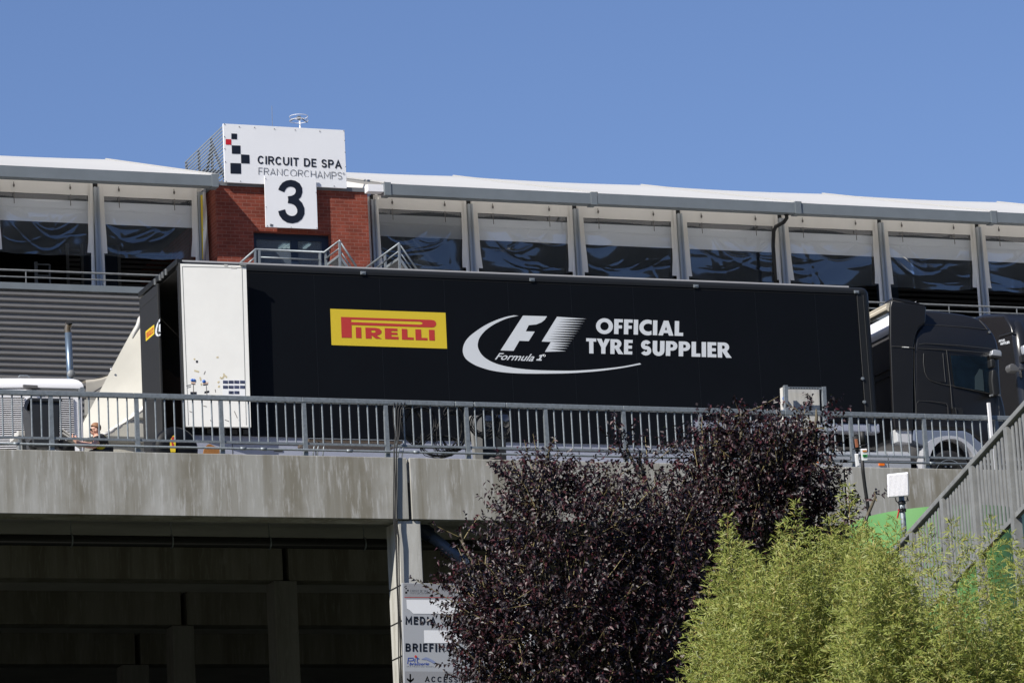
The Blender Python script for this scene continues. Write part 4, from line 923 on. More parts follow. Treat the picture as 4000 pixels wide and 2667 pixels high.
# back of the cab
xb0 = t5(606, 700)[0]-.02; zc1, zc2 = t5(606, 400)[2], t5(606, 1180)[2]
mb = MB(); mb.box(xb0-.06, xb0+.1, .12, 2.4, zc2, 3.30); mb.build('cab_back', mat('grey_cab_back', (.055, .055, .06), .5), tk, bevel=.04)
mb = MB(); 
for q in (560, 620): z = t5(606, q)[2]; mb.box(xb0-.09, xb0-.05, .15, 2.38, z-.03, z+.03)
mb.build('cab_back_rib', mat('grey_rib', (.045, .045, .05), .5), tk)
zz = t5(400, 255, .0)[2]; mb = MB(); P_ = []
for i in range(9):
    q = i/8; P_.append([(xb0-.05+.30*q*q, yy, 3.28+.50*q) for yy in (.12, .8, 1.6, 2.38)])
mb.grid(P_); mb.build('rear_roof', M['white'], tk, smooth=True)
zz = t5(395, 160, .0)[2]; mb = MB(); mb.tube([(14.02, .08, 3.62), (14.02, 2.42, 3.62)], .07, 12); mb.box(13.97, 14.12, .08, 2.42, 3.68, 3.71); mb.build('spoiler_bar', M['taupe'], tk, smooth=False)
def seams(lines, r=.006, Y=.018):
    mb = MB()
    for l in lines: mb.tube([q+np.array([0, clean(q[0], q[2]), 0]) for q in (t5(x, y, Y) for x, y in resamp(l, 14))], r, 5)
    return mb
ls_ = [[(718, 108), (712, 248), (660, 278), (632, 330), (616, 400), (607, 470), (606, 600), (612, 800), (620, 1000), (628, 1130)], [(712, 250), (900, 262), (1100, 278), (1262, 297)],
       [(640, 472), (880, 484), (1100, 498), (1280, 512)], [(650, 435), (680, 428), (1000, 445), (1340, 480)], [(890, 486), (905, 620), (925, 800), (940, 1000)], [(858, 515), (868, 640), (880, 765)],
       [(720, 725), (750, 752), (800, 770), (880, 788), (960, 800)], [(630, 1070), (628, 940), (640, 928), (780, 936), (900, 952), (905, 1060)], [(960, 805), (1080, 828), (1180, 848), (1290, 872)], [(1345, 880), (1356, 1000), (1358, 1060)],
       [(690, 515), (688, 600), (700, 680), (720, 725)], [(1268, 298), (1215, 205)]]
seams(ls_).build('panel_gap', M['seam'], cab)
mb = MB(); mb.tube([t5(x, y, -.006) for x, y in ((412, 454), (500, 458), (606, 468))], .009, 5); mb.build('panel_gap', M['seam'], tk)
mb = MB(); mb.tube([t5(x, y, -.008) for x, y in ((500, 460), (560, 464))], .010, 5); mb.build('scratch', M['whitedoor'], tk)
mb = MB()
for (x, y) in ((700, 130), (647, 259), (1280, 322)): p = t5(x, y, .02); p = p+np.array([0, clean(p[0], p[2]), 0]); mb.tube([p, p-np.array([0, .02, 0])], .025, 8)
mb.build('fixing', M['galvd'], cab)
mb = MB(); mb.prism([t5(x, y, .012) for x, y in ((930, 532), (1090, 536), (1244, 545), (1262, 700), (1282, 862), (1130, 832), (966, 800), (945, 670))], (0, .02, 0)); mb.build('side_window', mat('blue_black_cab_glass', (.004, .010, .018), .04, spec=.7, var=.4, scale=3), cab)
mb = MB(); mb.prism([t5(x, y, .005) for x, y in ((1140, 720), (1180, 650), (1205, 660), (1215, 760), (1220, 845), (1140, 830))], (0, .01, 0)); mb.build('seat', mat('cab_seat_behind_glass', (.03, .045, .05), .3), cab)
mb = MB(); mb.prism([t5(x, y, .018) for x, y in ((700, 518), (856, 518), (876, 768), (800, 765), (748, 745), (722, 718), (706, 660))], (0, .02, 0)); mb.build('blank_panel', M['cab'], cab)
mb = MB(); mb.prism([t5(x, y, -.12) for x, y in ((1290, 655), (1330, 655), (1350, 720), (1366, 860), (1340, 885), (1300, 880), (1285, 760))], (0, .16, 0)); mb.build('mirror', M['blackrail'], cab, bevel=.03)
mb = MB(); mb.prism([t5(x, y, -.12) for x, y in ((1275, 560), (1310, 560), (1328, 600), (1320, 640), (1280, 640))], (0, .16, 0)); mb.build('mirror', M['blackrail'], cab, bevel=.03)
mb = MB(); mb.tube([t5(1270, 885, -.1), t5(1330, 872, -.05), t5(1360, 880, .02)], .02, 6); mb.build('mirror_arm', M['galvd'], cab)
mb = MB(); mb.prism([t5(x, y, -.05) for x, y in ((1285, 530), (1292, 487), (1310, 481), (1362, 488), (1374, 505), (1372, 540)) ], (0, .3, 0)); mb.build('sun_visor', M['silver'], cab, bevel=.015)
mb = MB(); mb.prism([t5(x, y, -.048) for x, y in ((1285, 531), (1374, 540), (1368, 556), (1288, 550))], (0, .28, 0)); mb.build('visor_base', M['rubber'], cab)
mb = MB(); mb.prism([t5(x, y, .018) for x, y in ((944, 982), (1025, 990), (1052, 1070), (948, 1070))], (0, .02, 0)); mb.tube([t5(968, 990, 0), t5(978, 1055, 0)], .014, 6); mb.build('door_handle', M['blackrail'], cab)
# silver lower body and arch
mb = MB(); mb.prism([t5(x, y, .01) for x, y in ((604, 1184), (1050, 1192), (1105, 1218), (1150, 1264), (1212, 1312), (1205, 1400), (1160, 1372), (1080, 1294), (1000, 1250), (900, 1240), (770, 1268), (700, 1320), (640, 1300), (606, 1275))], (0, .3, 0)); mb.build('lower_body', M['lowbody'], tk, bevel=.012)
out_ = smooth([(668, 1570), (680, 1460), (690, 1360), (730, 1290), (800, 1252), (900, 1236), (1000, 1246), (1080, 1290), (1160, 1372), (1195, 1450), (1210, 1570)], 3); in_ = smooth([(1165, 1570), (1140, 1450), (1095, 1360), (1020, 1285), (930, 1262), (830, 1290), (765, 1365), (738, 1470), (730, 1570)], 3)
mb = MB(); mb.prism([t5(x, y, -.03) for x, y in out_+in_], (0, .25, 0)); mb.build('wheel_arch', mat('pale_silver_arch', (.46, .47, .50), .35, .2), tk, bevel=.01)
mb = MB(); mb.prism([t5(x, y, .2) for x, y in in_], (0, .5, 0)); mb.build('wheel_well', M['dark'], tk)  # solid near-black fill stands in for shade inside the arch
hub = aY(3711, 1857, .02); R_ = .5
wh = MB()
def lathe(mb, prof, c, n=40):   # prof: (radius, y)
    mb.grid([[(c[0]+r_*math.cos(2*math.pi*j/n), c[1]+yy, c[2]+r_*math.sin(2*math.pi*j/n)) for j in range(n)] for r_, yy in prof], 0, True)
mb = MB(); lathe(mb, [(.30, .02), (.33, -.005), (.42, -.01), (.47, .0), (.5, .04), (.5, .28), (.46, .32), (.3, .3)], hub); wt = mb.build('wheel', M['rubber'], tk, smooth=True)
mb = MB(); lathe(mb, [(.305, .005), (.29, .0), (.27, .03), (.20, .10), (.14, .06), (.13, .0), (.06, -.02), (.01, -.02)], hub); rm = mb.build('rim', M['blackrail'], wt, smooth=True)
mb = MB()
for k in range(10): a = 2*math.pi*k/10; mb.tube([(hub[0]+.19*math.cos(a), hub[1]+.08, hub[2]+.19*math.sin(a)), (hub[0]+.19*math.cos(a), hub[1]+.03, hub[2]+.19*math.sin(a))], .018, 6)
lathe(mb, [(.305, .0), (.31, -.012), (.298, -.012)], hub); mb.build('wheel_nut', M['galv'], wt)
mb = MB(); mb.prism([t5(x, y, .05) for x, y in ((452, 1172), (586, 1178), (588, 1296), (560, 1300), (462, 1288))], (0, .3, 0)); mb.build('air_tank', mat('light_grey_tank', (.50, .51, .53), .4), tk, bevel=.03)
zk0, zk1 = aY(3400, 1754, .03)[2], DK+.1
for (a, b, mt) in ((3120, 3468, 'silver'), (3472, 3556, 'silver')):
    x0, x1 = aY(a, 1790, .03)[0], aY(b, 1790, .03)[0]; mb = MB(); pr = []
    for i in range(8): an = math.pi/2*i/7; pr.append((x0, .03+.16*(1-math.sin(an)), zk0-.16*(1-math.cos(an)) if False else zk0-.16+.16*math.cos(an)))
    pr += [(x0, .03, zk1), (x0, .5, zk1), (x0, .5, zk0)]
    mb.prism(pr, (x1-x0, 0, 0)); o = mb.build('side_skirt', M['silver'], tk)
    mb = MB(); mb.box(x0, x1, .022, .03, zk0-.22, zk0-.21); mb.build('groove', M['seam'], o)
for (a, b, c, d) in ((3180, 3196, 1801, 1810), (3434, 3454, 1805, 1818)): p, q = aY(a, d, .015), aY(b, c, .015); mb = MB(); mb.box(p[0], q[0], .0, .029, p[2], q[2]); mb.build('side_marker', M['orange'], tk, bevel=.004)
mb = MB(); mb.box(xs+.4, 15.9, .6, 1.9, .2, .75); mb.tube([(xs+1.3, .35, .42), (xs+1.3, 2.1, .42)], .5, 24); mb.tube([(15.0, 2.2, .42), (15.0, 2.45, .42)], .5, 24); mb.build('chassis', M['dark'], tk)  # near-black fill paints the shaded gap under the coupling
# ================================================================= SECOND TRUCK at the right edge, facing the camera
C2 = aY(3978, 1450, 5.0); x2 = C2[0]
t2 = thing('second_truck', 'black truck cab with white lettering and silver visor, cut by the right edge', 'truck', (x2+1.2, 6.2, DK))
ztr = aY(3990, 1238, 6.4)[2]; zv = aY(3985, 1372, 5.0)[2]
prof2 = [(5.0, .3), (4.95, 1.3), (5.0, zv-.1), (5.03, zv+.2), (5.12, ztr-.55), (5.4, ztr-.2), (6.3, ztr), (7.3, ztr+.08), (7.5, .3)]
mb = MB(); mb.prism([(x2-.02, y, z) for y, z in prof2], (2.45, 0, 0)); c2 = mb.build('cab', M['cabgloss'], t2, bevel=.13, seg=4)
mb = MB(); mb.box(x2+.05, x2+2.4, 4.78, 5.1, zv-.12, zv+.1); mb.build('sun_visor', M['silver'], c2, bevel=.05)
mb = MB(); mb.box(x2-.0, x2+2.4, 4.82, 5.1, zv-.26, zv-.125); mb.build('visor_base', M['rubber'], c2)
mb = MB(); mb.tube([(x2+.14, 5.06, .5), (x2+.13, 5.02, 1.6), (x2+.14, 5.05, zv-.1), (x2+.16, 5.12, zv+.3), (x2+.22, 5.28, ztr-.5), (x2+.3, 5.45, ztr-.32)], [.19, .19, .19, .18, .15, .08], 18); mb.build('corner_deflector', M['cabgloss'], c2, smooth=True)
mb = MB(); mb.box(x2+.36, x2+2.3, 4.93, 4.99, zv-1.3, zv-.3); mb.build('windscreen', mat('dark_windscreen', (.006, .012, .02), .05, spec=.7), c2)
p = aY(3966, 1440, 4.75); mb = MB(); mb.prism([aY(x, y, 4.7) for x, y in ((3945, 1424), (3955, 1418), (3968, 1424), (3984, 1440), (3982, 1450), (3950, 1448), (3943, 1436))], (0, .2, 0)); mb.tube([p, p+np.array([.35, .2, .05])], .03, 6); mb.build('mirror', mat('grey_mirror_shell', (.10, .10, .10), .4), c2, bevel=.03)
mb = MB(); 
for (txt, a) in (('FICIAL', [(3902, 1337), (3926, 1331), (3925, 1322), (3902, 1329)]), ('SUPPLIER', [(3908, 1348), (3944, 1341), (3943, 1331), (3908, 1339)])): stroke_text(mb, txt, a, lambda x, y: aX(x, y, x2-.028), .24, .1)
mb.build('lettering', M['vwhite'], c2)
mb = MB(); mb.tube([aX(3905, 1314, x2-.03), aX(3962, 1297, x2-.03)], .02, 6); mb.build('drip_rail', M['blackrail'], c2)
# ================================================================= CREAM MARQUEE SAIL AND PARASOL
t = thing('awning', 'cream canvas awning sloping down behind the open trailer, with a white rolled lower edge', 'awning', aY(560, 1755, 5))
A_ = smooth([(563, 1214), (505, 1312), (434, 1443), (398, 1512), (332, 1637), (293, 1708)], 4); B_ = smooth([(720, 1214), (720, 1340), (700, 1480), (569, 1592), (449, 1672), (332, 1712)], 4)
A_, B_ = resamp(A_, 22), resamp(B_, 22); P_ = []
for i in range(22):
    row = []
    for j in range(16):
        u = j/15; p = A_[i]*(1-u)+B_[i]*u; row.append(aY(p[0], p[1], 5.0-.75*u+.10*math.sin(3.1*u)*math.sin(i/21*3.1)+.015*math.sin(i*1.1+6*u)*u))
    P_.append(row)
mb = MB(); mb.grid(P_); mb.build('canopy', M['cream'], t, smooth=True)
mb = MB(); rp = [aY(x, y, 4.3) for x, y in smooth([(392, 1704), (420, 1690), (449, 1674), (478, 1655), (505, 1638), (540, 1612), (575, 1588), (640, 1560)], 3)]
mb.tube(rp, [.045+.012*math.sin(i*1.9)+.008*math.sin(i*4.1) for i in range(len(rp))], 10); mb.build('rolled_edge', M['canvas'], t, smooth=True)
mb = MB(); rp = [aY(x, y, 4.72) for x, y in ((562, 1222), (550, 1246), (538, 1278), (524, 1302), (518, 1322))]; mb.tube(rp, [.02, .06, .05, .04, .012], 8); mb.build('rolled_flap', M['cabinet'], t, smooth=True)
t = thing('side_tent', 'low beige canvas tent wall behind the crouching man', 'tent', aY(480, 1775, 6.5))
mb = MB(); P_ = []
for i, yy in enumerate((1560, 1620, 1628, 1700, 1709, 1720, 1790)):
    P_.append([aY(330+20*j, yy+.9*j, 6.5+(.0, .0, .06, .06, .0, .1, .1)[i]+.006*math.sin(j*.8+i)) for j in range(24)])
mb.grid(P_); mb.build('tent_wall', M['cream'], t, smooth=False)
a, b = aY(330, 1704, 6.4), aY(790, 1720, 6.4); mb = MB(); mb.bar(a, b, .03, .05); mb.build('rail', M['greybox'], t)
t = thing('parasol', 'taupe parasol canopy with a dark rib, between the white cabinet and the cream awning', 'parasol', aY(470, 1775, 7.5))
mb = MB(); ap = aY(520, 1400, 7.5)
rim = [aY(x, y, Y) for x, y, Y in ((300, 1500, 7.3), (335, 1484, 7.1), (336, 1540, 7.0), (337, 1600, 6.95), (350, 1622, 6.95))]
for i in range(len(rim)-1):
    P_ = []
    for k in range(7):
        v = k/6; c = [rim[i]*(1-q)+rim[i+1]*q for q in (0, .25, .5, .75, 1)]; P_.append([x*(1-v)+ap*v-np.array([0, 0, .12*math.sin(math.pi*v)]) for x in c])
    mb.grid(P_)
mb.build('canopy', M['taupe'], t, smooth=True)
mb = MB()
for q in (aY(338, 1548, 6.5), aY(320, 1495, 7.3)): mb.tube([q, (q+ap)/2-np.array([0, .06, .10]), ap], .012, 5)
mb.build('rib', mat('dark_rib', (.06, .055, .05), .5), t)
mb = MB(); mb.tube([ap, (ap[0], ap[1], DK)], .03, 8); mb.build('pole', M['galvd'], t)
mb = MB(); mb.ell(aY(434, 1442, 4.9), (.02, .02, .02)); mb.build('finial', M['white'], t)
# ================================================================= WHITE LOUVRED CABINET
YC = 1.4
c8 = lambda x, y: (x/2.412, 1200+y/2.412)
Ac = aY(118, 1480, YC); zt8, zl8 = aY(118, 1471, YC)[2], aY(118, 1514, YC)[2]
ang = math.radians(9); dl = np.array([-math.cos(ang), math.sin(ang), 0]); xr = aY(328, 1500, YC)[0]
gt = thing('generator_cabinet', 'white louvred generator cabinet with rounded lid and tall exhaust, behind the dark bin', 'cabinet', (Ac[0], YC, DK))
foot = [np.array([Ac[0], YC, 0])+dl*2.6, np.array([Ac[0], YC, 0]), np.array([xr, YC, 0]), np.array([xr, YC+1.3, 0]), np.array([Ac[0]-2.6, YC+1.7, 0])]
def foot_at(z, inset=0.0):
    c = sum(foot)/5; return [f+(c-f)/np.linalg.norm(c-f)*inset+np.array([0, 0, z]) for f in foot]
mb = MB(); mb.prism(foot_at(DK+.15, .03), (0, 0, zl8-DK-.16)); mb.build('body', M['white'], gt, bevel=.03)
mb = MB(); rings = [foot_at(zl8+.0), foot_at(zl8+.06), foot_at(zl8+.12, .03), foot_at(zl8+.165, .09), foot_at(zt8, .20)]
b0 = len(mb.v)
mb.grid([r for r in rings], 0, True); mb.face(rings[-1]); mb.face(rings[0][::-1]); mb.build('lid', M['white'], gt, bevel=.015)
def slats(p0, d, L, z0, z1, out):
    mb = MB(); bk = MB(); p0 = np.array(p0); n = int((z1-z0)/.0375)
    for k in range(n):
        z = z0+(k+.5)*(z1-z0)/n; a = p0+out*.012; mb.bar(a+np.array([0, 0, z]), a+d*L+np.array([0, 0, z]), .03, .013, (0, 0, 1))
    q = p0+out*.003; bk.face([q+np.array([0, 0, z0]), q+d*L+np.array([0, 0, z0]), q+d*L+np.array([0, 0, z1]), q+np.array([0, 0, z1])])  # dark sheet paints the shade between the slats
    return mb, bk
ol = np.array([-math.sin(ang), -math.cos(ang), 0]); cr = np.array([Ac[0], YC, 0])+np.array([.03, .03, 0])*0
zA, zB2 = aY(50, 1760, YC)[2], aY(60, 1546, YC)[2]
mb, bk = slats(np.array([Ac[0], YC, 0])+dl*.11+ol*-.0, dl, 1.9, zA, zB2, ol); lv = mb.build('louvre', M['white'], gt); bk.build('louvre_back', M['dark'], lv)
x0, x1 = aY(160, 1600, YC)[0], aY(287, 1600, YC)[0]
mb, bk = slats((x0, YC, 0), np.array([1., 0, 0]), x1-x0, aY(270, 1695, YC)[2], aY(270, 1552, YC)[2], np.array([0, -1., 0])); lv = mb.build('louvre', M['white'], gt); bk.build('louvre_back', M['dark'], lv)
mb = MB(); xp0, xp1 = aY(121, 1520, YC)[0], aY(306, 1527, YC)[0]; zp = aY(200, 1521, YC)[2]
mb.box(xp0, xp1, YC-.006, YC+.02, zp-.006, zp+.006); mb.box(xp1-.008, xp1+.008, YC-.006, YC+.02, .1, zp); mb.build('door_gap', M['greybox'], gt)
mb = MB(); h0, h1 = aY(90, 1508, YC-.03), aY(146, 1511, YC-.03); mb.bar(h0, h1, .05, .05); mb.bar(aY(126, 1525, YC-.02), aY(142, 1527, YC-.02), .03, .04); mb.build('handle', mat('cabinet_handle_metal', (.16, .155, .15), .45, .3), gt)
c = aY(319, 1523, YC-.01); mb = MB(); mb.tube([c, c-np.array([0, .03, 0])], .05, 12); mb.build('latch', M['galv'], gt)
mb = MB(); mb.tube([aY(72, 1472, YC+.2), aY(78, 1467, YC+.2), aY(108, 1467, YC+.2), aY(117, 1473, YC+.2)], .012, 6); mb.build('lifting_eye', M['galv'], gt)
mb = MB(); e = [aY(x, y, 2.4) for x, y in ((274, 1520), (274, 1462), (266, 1300), (264, 1284), (268, 1266))]
mb.tube(e[:3], .062, 14); ex = mb.build('exhaust_pipe', mat('blued_steel_pipe', (.15, .20, .26), .35, .6), gt, smooth=True)
mb = MB(); mb.tube([e[2], e[3], e[4]+np.array([.0, -.02, .02])], .06, 14, cap=False); mb.build('exhaust_tip', mat('heat_stained_steel', (.30, .24, .17), .3, .8), ex, smooth=True)
mb = MB(); mb.tube([e[4]+np.array([0, -.03, .0]), e[4]+np.array([0, -.05, .03])], .06, 14); mb.build('exhaust_mouth', M['dark'], ex)
c = aY(278, 1460, 2.35); mb = MB(); mb.ell(c, (.075, .04, .075)); mb.build('clamp', M['galvd'], ex)
# ================================================================= BIN, BOX, MAN
YW = -1.55
t = thing('wheelie_bin', 'dark grey wheelie bin with its lid hanging open, before the white cabinet', 'bin', aY(176, 1775, YW))
b_ = lambda x, y, Y=YW: aY(*c8(x, y), Y)
fr_ = [(278, 870), (570, 880), (560, 1320), (312, 1320)]; dep = [.62, .62, .46, .46]
mb = MB(); f = [b_(*p) for p in fr_]; bk_ = [q+np.array([0, d_, 0]) for q, d_ in zip(f, dep)]; mb.hexa([f[3], f[2], bk_[2], bk_[3], f[0], f[1], bk_[1], bk_[0]]); mb.build('body', M['bin'], t, bevel=.035, seg=3)
mb = MB(); mb.hexa([b_(268, 885, YW-.03), b_(585, 895, YW-.03), b_(585, 895, YW+.65), b_(268, 885, YW+.65), b_(268, 850, YW-.03), b_(585, 860, YW-.03), b_(585, 860, YW+.65), b_(268, 850, YW+.65)]); mb.build('rim', M['bin'], t, bevel=.02)
mb = MB(); P_ = []
for (x, y) in smooth([(300, 848), (272, 852), (248, 875), (232, 905), (226, 940), (236, 958)], 3): P_.append([b_(x, y, YW+q) for q in (.0, .2, .4, .6)])
Q_ = [[p+np.array([.05, 0, -.03]) for p in r] for r in P_]; mb.grid(P_); mb.grid(Q_); mb.grid([[r[0] for r in P_], [r[0] for r in Q_]]); mb.grid([P_[-1], Q_[-1]]); mb.build('lid', mat('dark_blue_grey_lid', (.03, .036, .05), .35), t, smooth=False)
for x in (318, 590): c = b_(x, 1290, YW+.05); mb = MB(); mb.tube([c, c+np.array([0, .05, 0])], .09, 16); mb.build('wheel', M['rubber'], t)
t = thing('folding_table', 'small white-topped folding table standing behind the wheelie bin', 'table', aY(95, 1775, -.9))
mb = MB(); a, b = b_(170, 1160, -.9), b_(272, 1165, -.9); mb.box(a[0], b[0]+.3, -.9, -.3, a[2]-.09, a[2]); mb.build('tabletop', M['cabinet'], t, bevel=.01)
for dx in (.03, b[0]-a[0]+.25): mb = MB(); mb.box(a[0]+dx-.02, a[0]+dx+.02, -.88, -.84, DK, a[2]-.09); mb.build('leg', M['galv'], t)
mb = MB(); mb.box(a[0]+.09, b[0]+.2, -.8, -.4, DK, a[2]-.14); mb.build('shelf_box', M['greybox'], t)
t = thing('plank', 'pale weathered board with a second board below, tilted in front of the crouching man', 'board', aY(290, 1750, -1.75))
for q in ((572, 1155, 780, 1310), (575, 1190, 770, 1318)):
    mb = MB(); mb.bar(b_(q[0], q[1], -1.42), b_(q[2], q[3], -1.42), .2, .028, (0, 0, 1)); mb.build('board', M['cabinet'], t)
t = thing('dark_crate', 'dark plastic crate under the tilted board beside the man', 'crate', aY(265, 1775, -1.5))
mb = MB(); a, b = b_(575, 1262, -1.25), b_(708, 1330, -1.25); mb.box(a[0], b[0], -1.25, -.85, DK, a[2]); mb.build('body', M['bin'], t, bevel=.015)
mb = MB(); mb.box(a[0]-.02, b[0]+.02, -1.27, -.83, a[2]-.03, a[2]+.01); mb.build('rim', M['greybox'], t)
# the man, kneeling
YM = -1.7
def skin_mesh(name, nodes, edges, mtl, parent, sub=2):
    o0 = ORG[parent.name] if parent is not None else np.zeros(3)
    keys = list(nodes); me = bpy.data.meshes.new(name); me.from_pydata([tuple(np.array(nodes[k][0])-o0) for k in keys], [(keys.index(a), keys.index(b)) for a, b in edges], [])
    me.materials.append(mtl); o = bpy.data.objects.new(name, me); COL.objects.link(o); ORG[o.name] = o0
    if parent is not None: o.parent = parent
    m_ = o.modifiers.new("skin", 'SKIN'); m_.use_smooth_shade = True
    lay = me.skin_vertices[0].data
    for i, k in enumerate(keys): r = nodes[k][1]; lay[i].radius = (r if isinstance(r, tuple) else (r, r)); lay[i].use_root = (i == 0)
    o.modifiers.new("sub", 'SUBSURF').levels = sub; o.modifiers["sub"].render_levels = sub
    return o
man = thing('person', 'man with short ginger hair, glasses and black and yellow shirt kneeling behind the railing', 'person', aY(395, 1778, YM))
m8 = lambda x, y, dy=0: b_(x, y, YM+dy)
N_ = {'pelvis': (m8(975, 1370, 0), .15), 'waist': (m8(955, 1320, 0), .13), 'chest': (m8(930, 1262, 0), .15), 'neck0': (m8(912, 1222, 0), .075), 'neck': (m8(900, 1195, 0), .062),
      'skull': (m8(897, 1150, 0), (.092, .085)), 'crown': (m8(900, 1118, 0), (.085, .08)), 'jaw': (m8(874, 1178, 0), (.055, .05)), 'chin': (m8(860, 1192, 0), .03),
      'shn': (m8(925, 1238, -.18), .075), 'eln': (m8(890, 1310, -.24), .056), 'wrn': (m8(750, 1290, -.2), .042), 'han': (m8(705, 1245, -.17), .036),
      'shf': (m8(925, 1238, .18), .075), 'elf': (m8(870, 1300, .26), .05), 'wrf': (m8(740, 1275, .22), .036), 'haf': (m8(700, 1245, .2), .034),
      'hipn': (m8(975, 1385, -.1), .11), 'knn': (m8(830, 1390, -.14), .075), 'ftn': (m8(1000, 1395, -.14), .05), 'hipf': (m8(975, 1385, .1), .11), 'knf': (m8(830, 1390, .14), .075), 'ftf': (m8(1000, 1395, .14), .05)}
E_ = [('pelvis', 'waist'), ('waist', 'chest'), ('chest', 'neck0'), ('neck0', 'neck'), ('neck', 'skull'), ('skull', 'crown'), ('skull', 'jaw'), ('jaw', 'chin'), ('chest', 'shn'), ('shn', 'eln'), ('eln', 'wrn'), ('wrn', 'han'),
      ('chest', 'shf'), ('shf', 'elf'), ('elf', 'wrf'), ('wrf', 'haf'), ('pelvis', 'hipn'), ('hipn', 'knn'), ('knn', 'ftn'), ('pelvis', 'hipf'), ('hipf', 'knf'), ('knf', 'ftf')]
for s, dy in (('n', -.17), ('f', .2)):
    for k, (fx, fy, fd) in enumerate(((684, 1190, -.035), (678, 1204, -.012), (677, 1216, .012), (680, 1228, .032))):
        mid = ((705+fx)/2-6, (1240+fy)/2+4)
        N_['f%s%d' % (s, k)] = (m8(mid[0], mid[1], dy+fd), .011); N_['g%s%d' % (s, k)] = (m8(fx, fy, dy+fd), .008); E_ += [('ha'+s, 'f%s%d' % (s, k)), ('f%s%d' % (s, k), 'g%s%d' % (s, k))]
    N_['th'+s] = (m8(716, 1205, dy+.02), .011); E_.append(('ha'+s, 'th'+s))
body = skin_mesh('body', N_, E_, M['skin'], man)
S_ = {'hem': (m8(978, 1372, 0), .175), 'w': (m8(958, 1320, 0), .155), 'c': (m8(935, 1262, 0), .172), 'n': (m8(914, 1226, 0), .10), 'sn': (m8(930, 1243, -.19), .10), 'an': (m8(915, 1278, -.23), .085), 'sf': (m8(930, 1243, .19), .10), 'af': (m8(905, 1276, .24), .08)}
skin_mesh('shirt', S_, [('hem', 'w'), ('w', 'c'), ('c', 'n'), ('c', 'sn'), ('sn', 'an'), ('c', 'sf'), ('sf', 'af')], M['shirt'], man)
mb = MB(); mb.ell(m8(958, 1330, -.15), (.10, .05, .09)); mb.build('shirt_panel', M['shirty'], man, smooth=True)
mb = MB(); mb.ell(m8(975, 1224, -.02), (.035, .10, .03)); mb.build('shirt_panel', M['shirty'], man, smooth=True)
T_ = {k: (N_[k][0], (N_[k][1]+.02)) for k in ('hipn', 'knn', 'ftn', 'hipf', 'knf', 'ftf', 'pelvis')}
skin_mesh('trousers', dict([('pelvis', T_['pelvis'])]+[(k, T_[k]) for k in T_ if k != 'pelvis']), [e for e in E_ if e[0] in T_ and e[1] in T_], M['trousers'], man)
hc = m8(899, 1134, 0); mb = MB(); P_ = []
for i in range(8):
    th = math.pi*.52*i/7; P_.append([hc+np.array([.094*math.sin(th)*math.cos(a)*.9+.092*math.cos(th)*.42+.008, .086*math.sin(th)*math.sin(a), .092*math.cos(th)*.9-.094*math.sin(th)*math.cos(a)*.42]) for a in np.linspace(0, 2*math.pi, 16, endpoint=False)])
mb.grid(P_, 0, True); mb.build('hair', M['hair'], man, smooth=True)
mb = MB(); c = m8(858, 1158, 0); mb.ell(c+np.array([.0, 0, -.012]), (.028, .018, .026)); mb.build('nose', M['skin'], man, smooth=True)
mb = MB(); c = m8(908, 1155, -.088); mb.ell(c, (.022, .012, .034)); c = m8(908, 1155, .088); mb.ell(c, (.022, .012, .034)); mb.build('ear', M['skin'], man, smooth=True)
mb = MB(); mb.tube([m8(905, 1142, -.09), m8(862, 1144, -.085)], .006, 5); mb.tube([m8(858, 1144+0, -.06), m8(852, 1152, -.03), m8(858, 1144, .0), m8(852, 1152, .03), m8(858, 1144, .06)], .006, 5); mb.ell(m8(856, 1150, -.045), (.008, .028, .02)); mb.ell(m8(856, 1150, .045), (.008, .028, .02)); mb.build('glasses', M['rubber'], man)
mb = MB(); mb.tube([m8(858, 1178, -.03), m8(853, 1178, 0), m8(858, 1178, .03)], .006, 5); mb.build('mouth', mat('lips', (.35, .12, .10), .5), man)
# ================================================================= THINGS ON THE DECK BEHIND THE RAILING
t = thing('tyre_cover', 'round black cover with a yellow logo patch standing at the trailer rear corner', 'cover', aY(680, 1775, -.8))
c = aY(690, 1752, -.8); mb = MB(); lathe(mb, [(.01, -.02), (.25, -.03), (.36, .0), (.40, .06), (.40, .22), (.36, .28), (.01, .3)], c, 32); mb.build('cover', M['black'], t, smooth=True)
w7 = lambda x, y, Y=-.845: aY(500+x/2.94, 1350+y/2.94, Y)
mb = MB(); mb.prism([w7(*p) for p in ((543, 1018), (515, 1035), (495, 1070), (486, 1110), (486, 1160), (494, 1220), (545, 1220), (548, 1100))], (0, .02, 0)); lg = mb.build('logo_patch', M['yellow'], t)
mb = MB(); mb.prism([w7(*p, -.85) for p in ((503, 1045), (528, 1045), (528, 1090), (515, 1092), (515, 1120), (528, 1125), (526, 1150), (505, 1150), (500, 1110))], (0, .004, 0)); mb.build('lettering', M['red'], lg)
t = thing('plywood_chair', 'orange-brown plywood chair back showing above the concrete edge', 'chair', aY(860, 1775, -1.3))
mb = MB(); top = smooth([(870, 1200), (885, 1165), (910, 1138), (935, 1128), (960, 1134), (1000, 1155), (1060, 1170), (1090, 1185)], 2)
mb.prism([w7(x, y, -1.3) for x, y in top]+[w7(1090, 1290, -1.3), w7(860, 1290, -1.3)], (0, .025, 0)); mb.build('backrest', M['wood'], t, bevel=.006)
mb = MB(); a = w7(860, 1275, -1.3); mb.box(a[0]-.02, a[0]+.45, -1.28, -.9, a[2]-.05, a[2]-.02); mb.build('seat', M['wood'], t)
for dx, dy in ((0, -1.25), (.4, -1.25), (0, -.93), (.4, -.93)): mb = MB(); mb.tube([(a[0]+dx, dy, DK-.08), (a[0]+dx, dy, a[2]-.05)], .012, 6); mb.build('leg', M['galv'], t)
